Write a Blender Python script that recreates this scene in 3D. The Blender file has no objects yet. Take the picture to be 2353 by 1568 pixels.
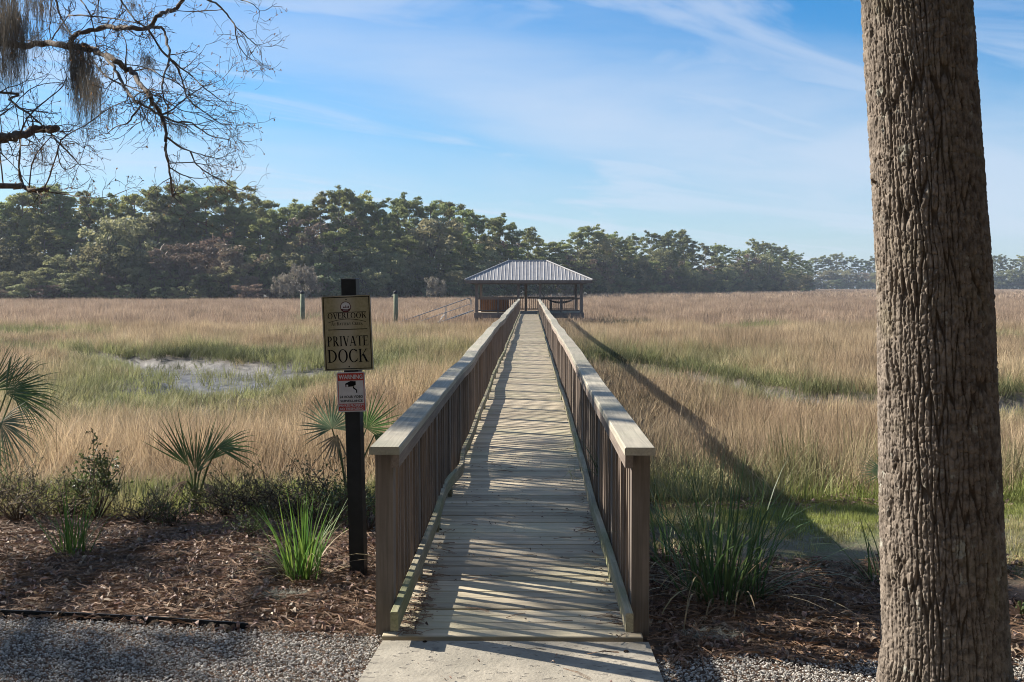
import bpy, bmesh, math, random
import numpy as np
from mathutils import Vector, Matrix, Euler

R = math.radians
rng = np.random.default_rng(7)
random.seed(7)
sc = bpy.context.scene

# ------------------------------------------------------------------ camera
CAM_H = 1.72
F = 2353.0                       # focal length in photo pixels (photo 2353 wide)
cam_d = bpy.data.cameras.new('camera')
cam = bpy.data.objects.new('camera', cam_d)
sc.collection.objects.link(cam)
cam_d.sensor_width = 36.0
cam_d.lens = 36.0
cam_d.clip_start = 0.05
cam_d.clip_end = 6000
PITCH = math.atan(125 / F)
YAW = math.atan(42.5 / F)
cam.location = (0, 0, CAM_H)
cam.rotation_euler = (math.pi / 2 - PITCH, 0, YAW)
sc.camera = cam
CM = Euler(cam.rotation_euler).to_matrix()


def at(px, py, Y):
    """point at world depth Y seen at photo position (px, py)"""
    d = CM @ Vector(((px - 1176.5) / F, -(py - 784.0) / F, -1.0))
    t = Y / d.y
    return Vector((d.x * t, Y, CAM_H + d.z * t))


# ------------------------------------------------------------------ light
SUN_BEAR = R(-65)                # to the left of straight ahead
SUN_EL = R(30.3)
w = bpy.data.worlds.new('World')
sc.world = w
w.use_nodes = True
nt = w.node_tree
nt.nodes.clear()
N = nt.nodes.new
L = nt.links.new
sky = N('ShaderNodeTexSky')
sky.sky_type = 'NISHITA'
sky.sun_disc = False
sky.sun_elevation = SUN_EL
sky.sun_rotation = SUN_BEAR
sky.altitude = 0
sky.air_density = 1.0
sky.dust_density = 0.15
sky.ozone_density = 4.0
tc = N('ShaderNodeTexCoord')
sep = N('ShaderNodeSeparateXYZ')
L(tc.outputs['Generated'], sep.inputs[0])


def wmath(op, a, b=None, clamp=False):
    m = N('ShaderNodeMath')
    m.operation = op
    m.use_clamp = clamp
    for i, v in enumerate((a, b)):
        if v is None:
            continue
        if isinstance(v, (int, float)):
            m.inputs[i].default_value = v
        else:
            L(v, m.inputs[i])
    return m.outputs[0]


zz = wmath('ADD', wmath('MAXIMUM', sep.outputs['Z'], 0.0), 0.16)
cx = wmath('DIVIDE', sep.outputs['X'], zz)
cy = wmath('DIVIDE', sep.outputs['Y'], zz)
comb = N('ShaderNodeCombineXYZ')
# thin streaks lie across the view, rising a little to the right
L(wmath('ADD', wmath('MULTIPLY', cx, 0.55), wmath('MULTIPLY', cy, 0.28)), comb.inputs[0])
L(wmath('ADD', wmath('MULTIPLY', cy, 0.95), wmath('MULTIPLY', cx, -0.35)), comb.inputs[1])
comb.inputs[2].default_value = 3.7
nz = N('ShaderNodeTexNoise')
nz.inputs['Scale'].default_value = 0.85
nz.inputs['Detail'].default_value = 7
nz.inputs['Roughness'].default_value = 0.52
nz.inputs['Distortion'].default_value = 0.45
L(comb.outputs[0], nz.inputs['Vector'])
rmp = N('ShaderNodeMapRange')
rmp.interpolation_type = 'SMOOTHSTEP'
rmp.inputs['From Min'].default_value = 0.34
rmp.inputs['From Max'].default_value = 0.72
rmp.inputs['To Max'].default_value = 0.66
L(nz.outputs['Fac'], rmp.inputs['Value'])
nz2 = N('ShaderNodeTexNoise')
nz2.inputs['Scale'].default_value = 2.6
nz2.inputs['Detail'].default_value = 8
nz2.inputs['Roughness'].default_value = 0.54
nz2.inputs['Distortion'].default_value = 0.9
comb2 = N('ShaderNodeCombineXYZ')
L(wmath('ADD', wmath('MULTIPLY', cx, 0.28), wmath('MULTIPLY', cy, 0.22)), comb2.inputs[0])
L(wmath('ADD', wmath('MULTIPLY', cy, 0.9), wmath('MULTIPLY', cx, -0.5)), comb2.inputs[1])
comb2.inputs[2].default_value = 9.1
L(comb2.outputs[0], nz2.inputs['Vector'])
rmp2 = N('ShaderNodeMapRange')
rmp2.interpolation_type = 'SMOOTHSTEP'
rmp2.inputs['From Min'].default_value = 0.44
rmp2.inputs['From Max'].default_value = 0.68
rmp2.inputs['To Max'].default_value = 0.55
L(nz2.outputs['Fac'], rmp2.inputs['Value'])
cloud_amt = wmath('MAXIMUM', rmp.outputs[0], rmp2.outputs[0])
mixc = N('ShaderNodeMix')
mixc.data_type = 'RGBA'
L(cloud_amt, mixc.inputs['Factor'])
hs = N('ShaderNodeHueSaturation')
hs.inputs['Saturation'].default_value = 1.36
L(sky.outputs[0], hs.inputs['Color'])
# thin veil of haze low over the horizon
veil = N('ShaderNodeMapRange')
veil.interpolation_type = 'SMOOTHSTEP'
veil.inputs['From Min'].default_value = 0.26
veil.inputs['From Max'].default_value = 0.0
veil.inputs['To Max'].default_value = 0.62
L(sep.outputs['Z'], veil.inputs['Value'])
mixv = N('ShaderNodeMix')
mixv.data_type = 'RGBA'
L(veil.outputs[0], mixv.inputs['Factor'])
L(hs.outputs[0], mixv.inputs['A'])
mixv.inputs['B'].default_value = (2.5, 3.6, 4.9, 1)
L(mixv.outputs['Result'], mixc.inputs['A'])
mixc.inputs['B'].default_value = (4.4, 5.0, 6.0, 1)
bg = N('ShaderNodeBackground')
bg.inputs['Strength'].default_value = 0.066
L(mixc.outputs['Result'], bg.inputs['Color'])
wo = N('ShaderNodeOutputWorld')
L(bg.outputs[0], wo.inputs[0])

sun_d = bpy.data.lights.new('sun', 'SUN')
sun_d.energy = 5.0
sun_d.angle = R(0.53)
sun_d.color = (1.0, 0.92, 0.80)
sun = bpy.data.objects.new('sun', sun_d)
sc.collection.objects.link(sun)
to_sun = Vector((math.sin(SUN_BEAR) * math.cos(SUN_EL), math.cos(SUN_BEAR) * math.cos(SUN_EL), math.sin(SUN_EL)))
sun.rotation_euler = to_sun.to_track_quat('Z', 'Y').to_euler()
sun.location = to_sun * 60

sc.view_settings.view_transform = 'Standard'
sc.view_settings.look = 'None'
sc.view_settings.gamma = 1.0
sc.view_settings.use_curve_mapping = False
sc.view_settings.exposure = 1.22
sc.render.engine = 'CYCLES'
sc.cycles.use_denoising = True
sc.cycles.denoising_prefilter = 'ACCURATE'
sc.cycles.filter_width = 1.0
sc.cycles.max_bounces = 6
sc.cycles.diffuse_bounces = 3
sc.cycles.transparent_max_bounces = 6
sc.cycles.volume_bounces = 0
sc.cycles.sample_clamp_indirect = 4

COL = bpy.data.collections.new('place')
sc.collection.children.link(COL)
LIB = bpy.data.collections.new('library')      # sources of the scattered stuff, not in the scene


# ------------------------------------------------------------------ materials
def new_mat(name):
    m = bpy.data.materials.new(name)
    m.use_nodes = True
    m.node_tree.nodes.clear()
    return m


class G:
    """small node-graph writer"""

    def __init__(s, m):
        s.t = m.node_tree

    def n(s, typ, **kw):
        x = s.t.nodes.new(typ)
        for k, v in kw.items():
            setattr(x, k, v)
        return x

    def l(s, a, b):
        s.t.links.new(a, b)

    def math(s, op, a, b=None, clamp=False):
        m = s.n('ShaderNodeMath', operation=op, use_clamp=clamp)
        for i, v in enumerate((a, b)):
            if v is None:
                continue
            if isinstance(v, (int, float)):
                m.inputs[i].default_value = v
            else:
                s.l(v, m.inputs[i])
        return m.outputs[0]

    def mix(s, f, a, b, blend='MIX'):
        m = s.n('ShaderNodeMix', data_type='RGBA', blend_type=blend)
        for i, v in (('Factor', f), ('A', a), ('B', b)):
            if isinstance(v, (int, float)):
                m.inputs[i].default_value = v
            elif isinstance(v, (tuple, list)):
                m.inputs[i].default_value = (*v[:3], 1)
            else:
                s.l(v, m.inputs[i])
        return m.outputs['Result']

    def ramp(s, f, lo, hi, a=0.0, b=1.0):
        m = s.n('ShaderNodeMapRange', interpolation_type='SMOOTHSTEP')
        m.inputs['From Min'].default_value = lo
        m.inputs['From Max'].default_value = hi
        m.inputs['To Min'].default_value = a
        m.inputs['To Max'].default_value = b
        s.l(f, m.inputs['Value'])
        return m.outputs[0]

    def coord(s, kind='Object', scale=(1, 1, 1), rand=False):
        if kind == 'World':
            src = s.n('ShaderNodeNewGeometry').outputs['Position']
        else:
            src = s.n('ShaderNodeTexCoord').outputs[kind]
        mp = s.n('ShaderNodeMapping')
        mp.inputs['Scale'].default_value = scale
        if rand:
            oi = s.n('ShaderNodeObjectInfo')
            v = s.n('ShaderNodeCombineXYZ')
            s.l(s.math('MULTIPLY', oi.outputs['Random'], 37.0), v.inputs[0])
            s.l(s.math('MULTIPLY', oi.outputs['Random'], 91.0), v.inputs[1])
            s.l(v.outputs[0], mp.inputs['Location'])
        s.l(src, mp.inputs['Vector'])
        return mp.outputs[0]

    def noise(s, vec, scale=5, detail=5, rough=0.55, dist=0.0):
        x = s.n('ShaderNodeTexNoise')
        x.inputs['Scale'].default_value = scale
        x.inputs['Detail'].default_value = detail
        x.inputs['Roughness'].default_value = rough
        x.inputs['Distortion'].default_value = dist
        s.l(vec, x.inputs['Vector'])
        return x.outputs['Fac']

    def rand(s):
        return s.n('ShaderNodeObjectInfo').outputs['Random']

    def attr(s, name, typ='GEOMETRY'):
        return s.n('ShaderNodeAttribute', attribute_name=name, attribute_type=typ).outputs['Fac']

    def out(s, col, rough=0.8, bump=None, bump_d=0.01, bump_s=0.5, metal=0.0, transl=None, spec=0.3):
        p = s.n('ShaderNodeBsdfPrincipled')
        for k, v in (('Base Color', col), ('Roughness', rough), ('Metallic', metal)):
            if isinstance(v, (int, float)):
                p.inputs[k].default_value = v
            elif isinstance(v, (tuple, list)):
                p.inputs[k].default_value = (*v[:3], 1)
            else:
                s.l(v, p.inputs[k])
        p.inputs['Specular IOR Level'].default_value = spec
        if bump is not None:
            b = s.n('ShaderNodeBump')
            b.inputs['Distance'].default_value = bump_d
            b.inputs['Strength'].default_value = bump_s
            s.l(bump, b.inputs['Height'])
            s.l(b.outputs[0], p.inputs['Normal'])
        o = s.n('ShaderNodeOutputMaterial')
        if transl:
            t = s.n('ShaderNodeBsdfTranslucent')
            if isinstance(col, (tuple, list)):
                t.inputs[0].default_value = (*col[:3], 1)
            else:
                s.l(col, t.inputs[0])
            mx = s.n('ShaderNodeMixShader')
            mx.inputs[0].default_value = transl
            s.l(p.outputs[0], mx.inputs[1])
            s.l(t.outputs[0], mx.inputs[2])
            s.l(mx.outputs[0], o.inputs[0])
        else:
            s.l(p.outputs[0], o.inputs[0])


def simple(name, a, b=None, scale=6, stretch=(1, 1, 1), rough=0.8, bump=0.0, rnd=0.0, coord='Object', metal=0.0, spec=0.3, transl=None, detail=5):
    m = new_mat(name)
    g = G(m)
    if b is None:
        b = tuple(c * 0.7 for c in a)
    v = g.coord(coord, stretch, rand=rnd > 0)
    f = g.noise(v, scale, detail)
    c = g.mix(g.ramp(f, 0.3, 0.7), b, a)
    if rnd > 0:
        k = g.math('ADD', g.math('MULTIPLY', g.rand(), 2 * rnd), 1 - rnd)
        h = g.n('ShaderNodeHueSaturation')
        g.l(k, h.inputs['Value'])
        g.l(c, h.inputs['Color'])
        c = h.outputs[0]
    g.out(c, rough, f if bump else None, bump_d=bump, metal=metal, spec=spec, transl=transl)
    return m


def wood_mat(name, a, b, axis, dark, algae=None, scale=1.0, rough=0.85):
    """weathered board: grain along axis (0,1,2), stains, optional green algae"""
    m = new_mat(name)
    g = G(m)
    st = [60.0, 60.0, 60.0]
    st[axis] = 2.2
    v = g.coord('Object', tuple(s * scale for s in st), rand=True)
    grain = g.noise(v, 1.0, 6, 0.6, 0.6)
    v2 = g.coord('World', (1, 1, 1))
    blot = g.noise(v2, 3.1, 5, 0.6)
    c = g.mix(g.ramp(grain, 0.32, 0.68), b, a)
    c = g.mix(g.ramp(blot, 0.45, 0.75, 0, 0.55), c, dark)
    if algae:
        c = g.mix(g.ramp(g.noise(v2, 1.3, 4, 0.6), 0.42, 0.68, 0, 0.5), c, algae)
    k = g.math('ADD', g.math('MULTIPLY', g.rand(), 0.5), 0.75)
    h = g.n('ShaderNodeHueSaturation')
    g.l(k, h.inputs['Value'])
    g.l(c, h.inputs['Color'])
    g.out(h.outputs[0], rough, grain, bump_d=0.004, bump_s=0.6, spec=0.2)
    return m


M = {}
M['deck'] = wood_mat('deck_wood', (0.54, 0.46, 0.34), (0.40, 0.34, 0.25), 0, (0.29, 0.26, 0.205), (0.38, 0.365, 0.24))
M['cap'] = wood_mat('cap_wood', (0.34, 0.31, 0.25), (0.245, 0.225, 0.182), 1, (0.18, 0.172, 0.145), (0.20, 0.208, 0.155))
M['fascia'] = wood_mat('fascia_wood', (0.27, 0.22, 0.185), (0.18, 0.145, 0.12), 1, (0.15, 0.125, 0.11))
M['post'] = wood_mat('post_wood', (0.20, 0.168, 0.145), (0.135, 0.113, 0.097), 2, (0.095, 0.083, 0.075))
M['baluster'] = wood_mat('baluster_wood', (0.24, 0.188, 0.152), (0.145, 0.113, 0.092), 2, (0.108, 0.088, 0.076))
M['curb'] = wood_mat('curb_wood', (0.36, 0.32, 0.23), (0.22, 0.195, 0.14), 1, (0.16, 0.15, 0.11), (0.16, 0.20, 0.07))
M['pav_wood'] = wood_mat('pavilion_wood', (0.20, 0.165, 0.14), (0.14, 0.115, 0.10), 2, (0.10, 0.085, 0.08))
M['metal_roof'] = simple('metal_roof', (0.30, 0.295, 0.295), (0.22, 0.215, 0.215), 3, (1, 0.4, 1), rough=0.6, metal=0.15, rnd=0.10)
M['rib'] = simple('metal_rib', (0.36, 0.35, 0.345), (0.29, 0.28, 0.275), 2, rough=0.55, metal=0.15)
M['aluminium'] = simple('aluminium', (0.38, 0.38, 0.37), (0.28, 0.28, 0.28), 9, rough=0.4, metal=0.6)
M['reed'] = simple('reed', (0.30, 0.13, 0.04), (0.12, 0.05, 0.018), 14, (8, 8, 1), rnd=0.35)
M['black_plastic'] = simple('black_plastic', (0.012, 0.014, 0.016), (0.02, 0.022, 0.024), 14, rough=0.55, bump=0.002, spec=0.25)
M['piling'] = wood_mat('piling_wood', (0.20, 0.22, 0.14), (0.12, 0.13, 0.09), 2, (0.07, 0.075, 0.06))
M['black_cap'] = simple('black_cap', (0.02, 0.02, 0.024), None, 8, rough=0.5)
M['ink'] = simple('ink', (0.006, 0.006, 0.007), None, 5, rough=0.6, spec=0.1)
M['maroon'] = simple('maroon', (0.09, 0.02, 0.02), (0.06, 0.015, 0.015), 30, rough=0.6)
M['sign_white'] = simple('sign_white', (0.56, 0.55, 0.56), (0.46, 0.45, 0.46), 14, rough=0.5)
M['sign_red'] = simple('sign_red', (0.42, 0.045, 0.03), (0.34, 0.035, 0.025), 20, rough=0.5)
M['sign_edge'] = simple('sign_edge', (0.30, 0.30, 0.29), None, 20, rough=0.5)
m = new_mat('sign_gold')
g = G(m)
v = g.coord('Object')
sx = g.n('ShaderNodeSeparateXYZ')
g.l(v, sx.inputs[0])
fade = g.ramp(g.math('ABSOLUTE', g.math('ADD', sx.outputs[0], 0.012)), 0.015, 0.085, 1, 0)
f1 = g.noise(v, 60, 5)
c = g.mix(g.ramp(f1, 0.3, 0.7), (0.255, 0.22, 0.125), (0.32, 0.28, 0.17))
c = g.mix(g.math('MULTIPLY', fade, 0.75), c, (0.39, 0.355, 0.28))
g.out(c, 0.8, spec=0.1)
M['sign_gold'] = m

# concrete
m = new_mat('concrete')
g = G(m)
v = g.coord('World')
f1 = g.noise(v, 9, 8, 0.65)
f2 = g.noise(v, 55, 3, 0.6)
f3 = g.noise(v, 2.0, 4, 0.6)
c = g.mix(g.ramp(f1, 0.3, 0.7), (0.27, 0.245, 0.20), (0.38, 0.345, 0.28))
c = g.mix(g.ramp(f3, 0.4, 0.7, 0, 0.6), c, (0.21, 0.195, 0.16))
vv = g.coord('World', (0.55, 1, 1))
chips = g.ramp(g.noise(vv, 34, 3, 0.5), 0.61, 0.66)
c = g.mix(chips, c, (0.20, 0.18, 0.15))
g.out(c, 0.9, g.math('SUBTRACT', f2, g.math('MULTIPLY', chips, 1.5)), bump_d=0.006, bump_s=0.6)
M['concrete'] = m


def leaf_mat(name, a, b, scale=0.6, rnd=0.25, transl=0.35, rough=0.6, tip=None, coord='World', spec=0.25):
    m = new_mat(name)
    g = G(m)
    v = g.coord(coord)
    f = g.noise(v, scale, 4, 0.6)
    c = g.mix(g.ramp(f, 0.33, 0.67), b, a)
    if tip:
        c = g.mix(g.ramp(g.attr('h'), tip[1], tip[2]), c, tip[0])
    h = g.n('ShaderNodeHueSaturation')
    g.l(g.math('ADD', g.math('MULTIPLY', g.rand(), 2 * rnd), 1 - rnd), h.inputs['Value'])
    hr = g.math('FRACT', g.math('MULTIPLY', g.rand(), 7.31))
    g.l(g.math('ADD', g.math('MULTIPLY', hr, 0.05), 0.472), h.inputs['Hue'])
    g.l(c, h.inputs['Color'])
    g.out(h.outputs[0], rough, transl=transl, spec=spec)
    return m


M['pine_leaf'] = leaf_mat('pine_needles_far', (0.25, 0.265, 0.092), (0.155, 0.18, 0.068), 0.35, 0.35, 0.5)
M['oak_leaf'] = leaf_mat('oak_leaves_far', (0.27, 0.255, 0.125), (0.165, 0.17, 0.085), 0.35, 0.4, 0.5)
M['brush_leaf'] = leaf_mat('brush_leaves_far', (0.21, 0.22, 0.105), (0.125, 0.145, 0.075), 0.5, 0.45, 0.45)
M['grey_leaf'] = leaf_mat('grey_twigs_far', (0.27, 0.235, 0.19), (0.17, 0.15, 0.12), 0.5, 0.25, 0.3)
M['russet_leaf'] = leaf_mat('russet_twigs_far', (0.25, 0.175, 0.12), (0.16, 0.12, 0.09), 0.5, 0.3, 0.3)
M['far_bark'] = simple('far_bark', (0.17, 0.13, 0.10), (0.11, 0.085, 0.068), 3, (2, 2, 0.4), rnd=0.2)
M['pale_bark'] = simple('pale_bark', (0.24, 0.215, 0.18), (0.16, 0.14, 0.12), 3, (2, 2, 0.4), rnd=0.15)
M['limb_bark'] = simple('limb_bark', (0.135, 0.105, 0.08), (0.07, 0.055, 0.045), 18, (1, 1, 1), rough=0.9, bump=0.004)
M['twig'] = simple('twig_bark', (0.12, 0.09, 0.065), (0.075, 0.055, 0.042), 12)
M['bud'] = simple('bud', (0.34, 0.20, 0.09), (0.22, 0.12, 0.06), 20, transl=0.3)
M['moss'] = simple('spanish_moss', (0.23, 0.205, 0.165), (0.11, 0.095, 0.078), 7, (3, 3, 0.7), rough=0.95, transl=0.2)
M['live_leaf'] = leaf_mat('live_oak_leaves', (0.06, 0.09, 0.03), (0.035, 0.06, 0.02), 1.2, 0.1, 0.2)
M['palm_leaf'] = leaf_mat('palm_leaf', (0.12, 0.19, 0.065), (0.07, 0.13, 0.045), 5, 0.2, 0.4, 0.42, spec=0.5)
M['palm_blue'] = leaf_mat('palm_leaf_bluish', (0.15, 0.21, 0.125), (0.09, 0.15, 0.09), 5, 0.2, 0.4, 0.42, spec=0.5)
M['petiole'] = simple('petiole', (0.13, 0.17, 0.06), (0.09, 0.12, 0.045), 10)
M['dead_frond'] = leaf_mat('dead_frond', (0.34, 0.255, 0.17), (0.22, 0.16, 0.10), 9, 0.2, 0.2)
M['blade'] = leaf_mat('strap_blade', (0.135, 0.235, 0.045), (0.075, 0.155, 0.03), 6, 0.3, 0.45, 0.5, spec=0.4)
M['blade_dark'] = leaf_mat('strap_blade_dark', (0.115, 0.175, 0.06), (0.065, 0.115, 0.042), 6, 0.35, 0.4, 0.5, spec=0.4)
M['blade_dry'] = leaf_mat('strap_blade_dry', (0.38, 0.32, 0.19), (0.26, 0.21, 0.12), 6, 0.25, 0.3)
M['shrub_leaf'] = leaf_mat('shrub_leaf', (0.10, 0.145, 0.05), (0.055, 0.09, 0.032), 8, 0.2, 0.4, 0.45, spec=0.45)
M['brush_near'] = leaf_mat('bank_brush_leaf', (0.24, 0.21, 0.11), (0.14, 0.12, 0.065), 5, 0.35, 0.45)
M['litter'] = leaf_mat('dead_leaf', (0.34, 0.25, 0.185), (0.115, 0.08, 0.063), 45, 0.55, 0.15)
M['needle'] = simple('pine_straw', (0.31, 0.20, 0.125), (0.15, 0.09, 0.058), 30, rnd=0.3)
M['cone'] = simple('cone', (0.085, 0.05, 0.03), (0.03, 0.018, 0.012), 60, rough=0.85, rnd=0.25)
M['pebble'] = simple('pebble', (0.48, 0.45, 0.405), (0.28, 0.265, 0.245), 30, rough=0.85, rnd=0.55)
M['grey_moss'] = simple('ground_moss', (0.32, 0.32, 0.26), (0.20, 0.20, 0.16), 30)
M['stick'] = simple('stick', (0.30, 0.25, 0.20), (0.17, 0.14, 0.11), 25)


def grass_mat(name, tan, tan2, green, green2):
    """marsh grass: colour by the clump's own greenness and by height along the blade"""
    m = new_mat(name)
    g = G(m)
    v = g.coord('World')
    f = g.noise(v, 0.16, 4, 0.6)
    fb = g.noise(v, 1.4, 3, 0.6)
    t = g.mix(g.ramp(f, 0.38, 0.62), tan2, tan)
    gr = g.mix(g.ramp(fb, 0.35, 0.65), green2, green)
    gi = g.attr('green', 'INSTANCER')
    hh = g.attr('h')
    low = g.math('MULTIPLY', g.ramp(hh, 0.0, 0.7, 0.2, 0.0), g.ramp(fb, 0.4, 0.7))
    amt = g.math('ADD', gi, low, clamp=True)
    c = g.mix(amt, t, gr)
    c = g.mix(g.math('SUBTRACT', gi, 1.0, clamp=True), c, tuple(q * 0.42 for q in green2))
    h = g.n('ShaderNodeHueSaturation')
    g.l(g.math('ADD', g.math('MULTIPLY', g.rand(), 0.95), 0.52), h.inputs['Value'])
    g.l(c, h.inputs['Color'])
    g.out(h.outputs[0], 0.65, transl=0.35, spec=0.2)
    return m


M['marsh'] = grass_mat('marsh_grass', (0.50, 0.385, 0.25), (0.32, 0.235, 0.152), (0.27, 0.28, 0.12), (0.17, 0.185, 0.085))
M['marsh_far'] = grass_mat('marsh_grass_far', (0.42, 0.31, 0.22), (0.28, 0.20, 0.146), (0.25, 0.25, 0.13), (0.17, 0.18, 0.095))
M['lawn_blade'] = grass_mat('lawn_grass', (0.40, 0.34, 0.19), (0.29, 0.24, 0.13), (0.27, 0.30, 0.085), (0.18, 0.22, 0.06))


# ------------------------------------------------------------------ mesh helpers
def mesh_np(name, V, Fs, mat=None, smooth=False, attrs=None):
    V = np.asarray(V, dtype=np.float32).reshape(-1, 3)
    me = bpy.data.meshes.new(name)
    if isinstance(Fs, np.ndarray):
        Fs = [Fs]
    loops, starts, tot, c = [], [], [], 0
    for f in Fs:
        f = np.asarray(f, dtype=np.int32)
        if f.size == 0:
            continue
        n, k = f.shape
        loops.append(f.ravel())
        starts.append(c + np.arange(n) * k)
        tot.append(np.full(n, k))
        c += n * k
    loops = np.concatenate(loops)
    starts = np.concatenate(starts)
    tot = np.concatenate(tot)
    me.vertices.add(len(V))
    me.vertices.foreach_set('co', V.ravel())
    me.loops.add(len(loops))
    me.loops.foreach_set('vertex_index', loops.astype(np.int32))
    me.polygons.add(len(starts))
    me.polygons.foreach_set('loop_start', starts.astype(np.int32))
    me.polygons.foreach_set('use_smooth', np.full(len(starts), bool(smooth)))
    if attrs:
        for k, a in attrs.items():
            at_ = me.attributes.new(k, 'FLOAT', 'POINT')
            at_.data.foreach_set('value', np.asarray(a, dtype=np.float32).ravel())
    me.update(calc_edges=True)
    me.validate()
    if mat:
        me.materials.append(mat)
    return me


class MB:
    """collects shapes for ONE mesh object"""

    def __init__(s):
        s.V, s.F4, s.F3, s.H, s.n = [], [], [], [], 0

    def add(s, V, F4=None, F3=None, H=None):
        V = np.asarray(V, dtype=np.float64).reshape(-1, 3)
        s.V.append(V)
        s.H.append(np.zeros(len(V)) if H is None else np.asarray(H).ravel())
        if F4 is not None and len(F4):
            s.F4.append(np.asarray(F4) + s.n)
        if F3 is not None and len(F3):
            s.F3.append(np.asarray(F3) + s.n)
        s.n += len(V)
        return s

    def box(s, x0, x1, y0, y1, z0, z1):
        V = [(x, y, z) for z in (z0, z1) for y in (y0, y1) for x in (x0, x1)]
        return s.add(V, [(0, 2, 3, 1), (4, 5, 7, 6), (0, 1, 5, 4), (2, 6, 7, 3), (0, 4, 6, 2), (1, 3, 7, 5)])

    def bbox(s, x0, x1, y0, y1, z0, z1, b=0.004):
        """box with chamfered top edges"""
        V = [(x, y, z) for z in (z0, z1 - b) for y in (y0, y1) for x in (x0, x1)]
        V += [(x, y, z1) for y in (y0 + b, y1 - b) for x in (x0 + b, x1 - b)]
        return s.add(V, [(0, 2, 3, 1), (0, 1, 5, 4), (2, 6, 7, 3), (0, 4, 6, 2), (1, 3, 7, 5),
                         (8, 9, 11, 10), (4, 5, 9, 8), (5, 7, 11, 9), (7, 6, 10, 11), (6, 4, 8, 10)])

    def tube(s, pts, rad, ns=6, cap=True):
        P = np.asarray(pts, dtype=np.float64)
        n = len(P)
        r = np.broadcast_to(np.asarray(rad, dtype=np.float64), (n,))
        T = np.gradient(P, axis=0)
        T /= np.linalg.norm(T, axis=1)[:, None] + 1e-9
        up = np.array([0, 0, 1.0]) if abs(T[0, 2]) < 0.9 else np.array([1.0, 0, 0])
        A = np.cross(T, up)
        A /= np.linalg.norm(A, axis=1)[:, None] + 1e-9
        B = np.cross(T, A)
        th = np.linspace(0, 2 * np.pi, ns, endpoint=False)
        V = P[:, None] + r[:, None, None] * (np.cos(th)[None, :, None] * A[:, None] + np.sin(th)[None, :, None] * B[:, None])
        V = V.reshape(-1, 3)
        i = np.arange(n - 1)[:, None] * ns
        j = np.arange(ns)[None]
        k = (j + 1) % ns
        F4 = np.stack([i + j, i + k, i + ns + k, i + ns + j], -1).reshape(-1, 4)
        F3 = []
        if cap:
            V = np.vstack([V, P[0], P[-1]])
            a, b = n * ns, n * ns + 1
            for q in range(ns):
                F3.append((a, (q + 1) % ns, q))
                F3.append((b, (n - 1) * ns + q, (n - 1) * ns + (q + 1) % ns))
        return s.add(V, F4, F3)

    def prism(s, poly, y0, y1):
        """polygon in x,z extruded along y (polygon counter-clockwise seen from -y)"""
        n = len(poly)
        V = [(x, y0, z) for x, z in poly] + [(x, y1, z) for x, z in poly]
        return s.add(V, [(i, (i + 1) % n, n + (i + 1) % n, n + i) for i in range(n)],
                     [(0, i + 1, i) for i in range(1, n - 1)] + [(n, n + i, n + i + 1) for i in range(1, n - 1)])

    def mesh(s, name, mat, smooth=False):
        Fs = []
        if s.F4:
            Fs.append(np.concatenate(s.F4))
        if s.F3:
            Fs.append(np.concatenate(s.F3))
        return mesh_np(name, np.concatenate(s.V), Fs, mat, smooth, {'h': np.concatenate(s.H)})

    def build(s, name, mat, parent=None, smooth=False):
        return obj(name, s.mesh(name, mat, smooth), parent)


def obj(name, me, parent=None, loc=None, rot=None, scale=None):
    o = bpy.data.objects.new(name, me)
    COL.objects.link(o)
    if parent is not None:
        o.parent = parent
    if loc is not None:
        o.location = loc
    if rot is not None:
        o.rotation_euler = rot
    if scale is not None:
        o.scale = scale if hasattr(scale, '__len__') else (scale,) * 3
    return o


def tag(o, label=None, cat=None, group=None, kind=None):
    if label:
        o['label'] = label
    if cat:
        o['category'] = cat
    if group:
        o['group'] = group
    if kind:
        o['kind'] = kind
    return o


def thing(name, label, cat, loc=(0, 0, 0), rz=0.0, group=None):
    o = bpy.data.objects.new(name, None)
    o.empty_display_size = 0.2
    COL.objects.link(o)
    o.location = loc
    o.rotation_euler = (0, 0, rz)
    return tag(o, label, cat, group)


def blades(base, az, length, width, tilt, bend, nseg=3, hscale=True):
    """ribbon blades, all arrays of N; returns V, F4, H"""
    n = len(base)
    t = np.linspace(0, 1, nseg + 1)
    th = tilt[:, None] + bend[:, None] * t[None] ** 1.3
    d = np.stack([np.sin(th) * np.cos(az)[:, None], np.sin(th) * np.sin(az)[:, None], np.cos(th)], -1)
    seg = d[:, :-1] * (length / nseg)[:, None, None]
    P = np.concatenate([np.zeros((n, 1, 3)), np.cumsum(seg, 1)], 1) + base[:, None]
    wa = az + np.pi / 2 + rng.normal(0, 0.35, n)
    W = np.stack([np.cos(wa), np.sin(wa), np.zeros(n)], -1)
    wd = width[:, None] * np.clip(1.0 - t[None] ** 2.2, 0.06, 1) * 0.5
    A = P - W[:, None] * wd[..., None]
    B = P + W[:, None] * wd[..., None]
    V = np.stack([A, B], 2).reshape(-1, 3)
    m_ = (nseg + 1) * 2
    i = np.arange(n)[:, None] * m_ + np.arange(nseg)[None] * 2
    F4 = np.stack([i, i + 1, i + 3, i + 2], -1).reshape(-1, 4)
    H = np.broadcast_to(np.repeat(t, 2)[None], (n, m_))
    return V, F4, H


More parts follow.
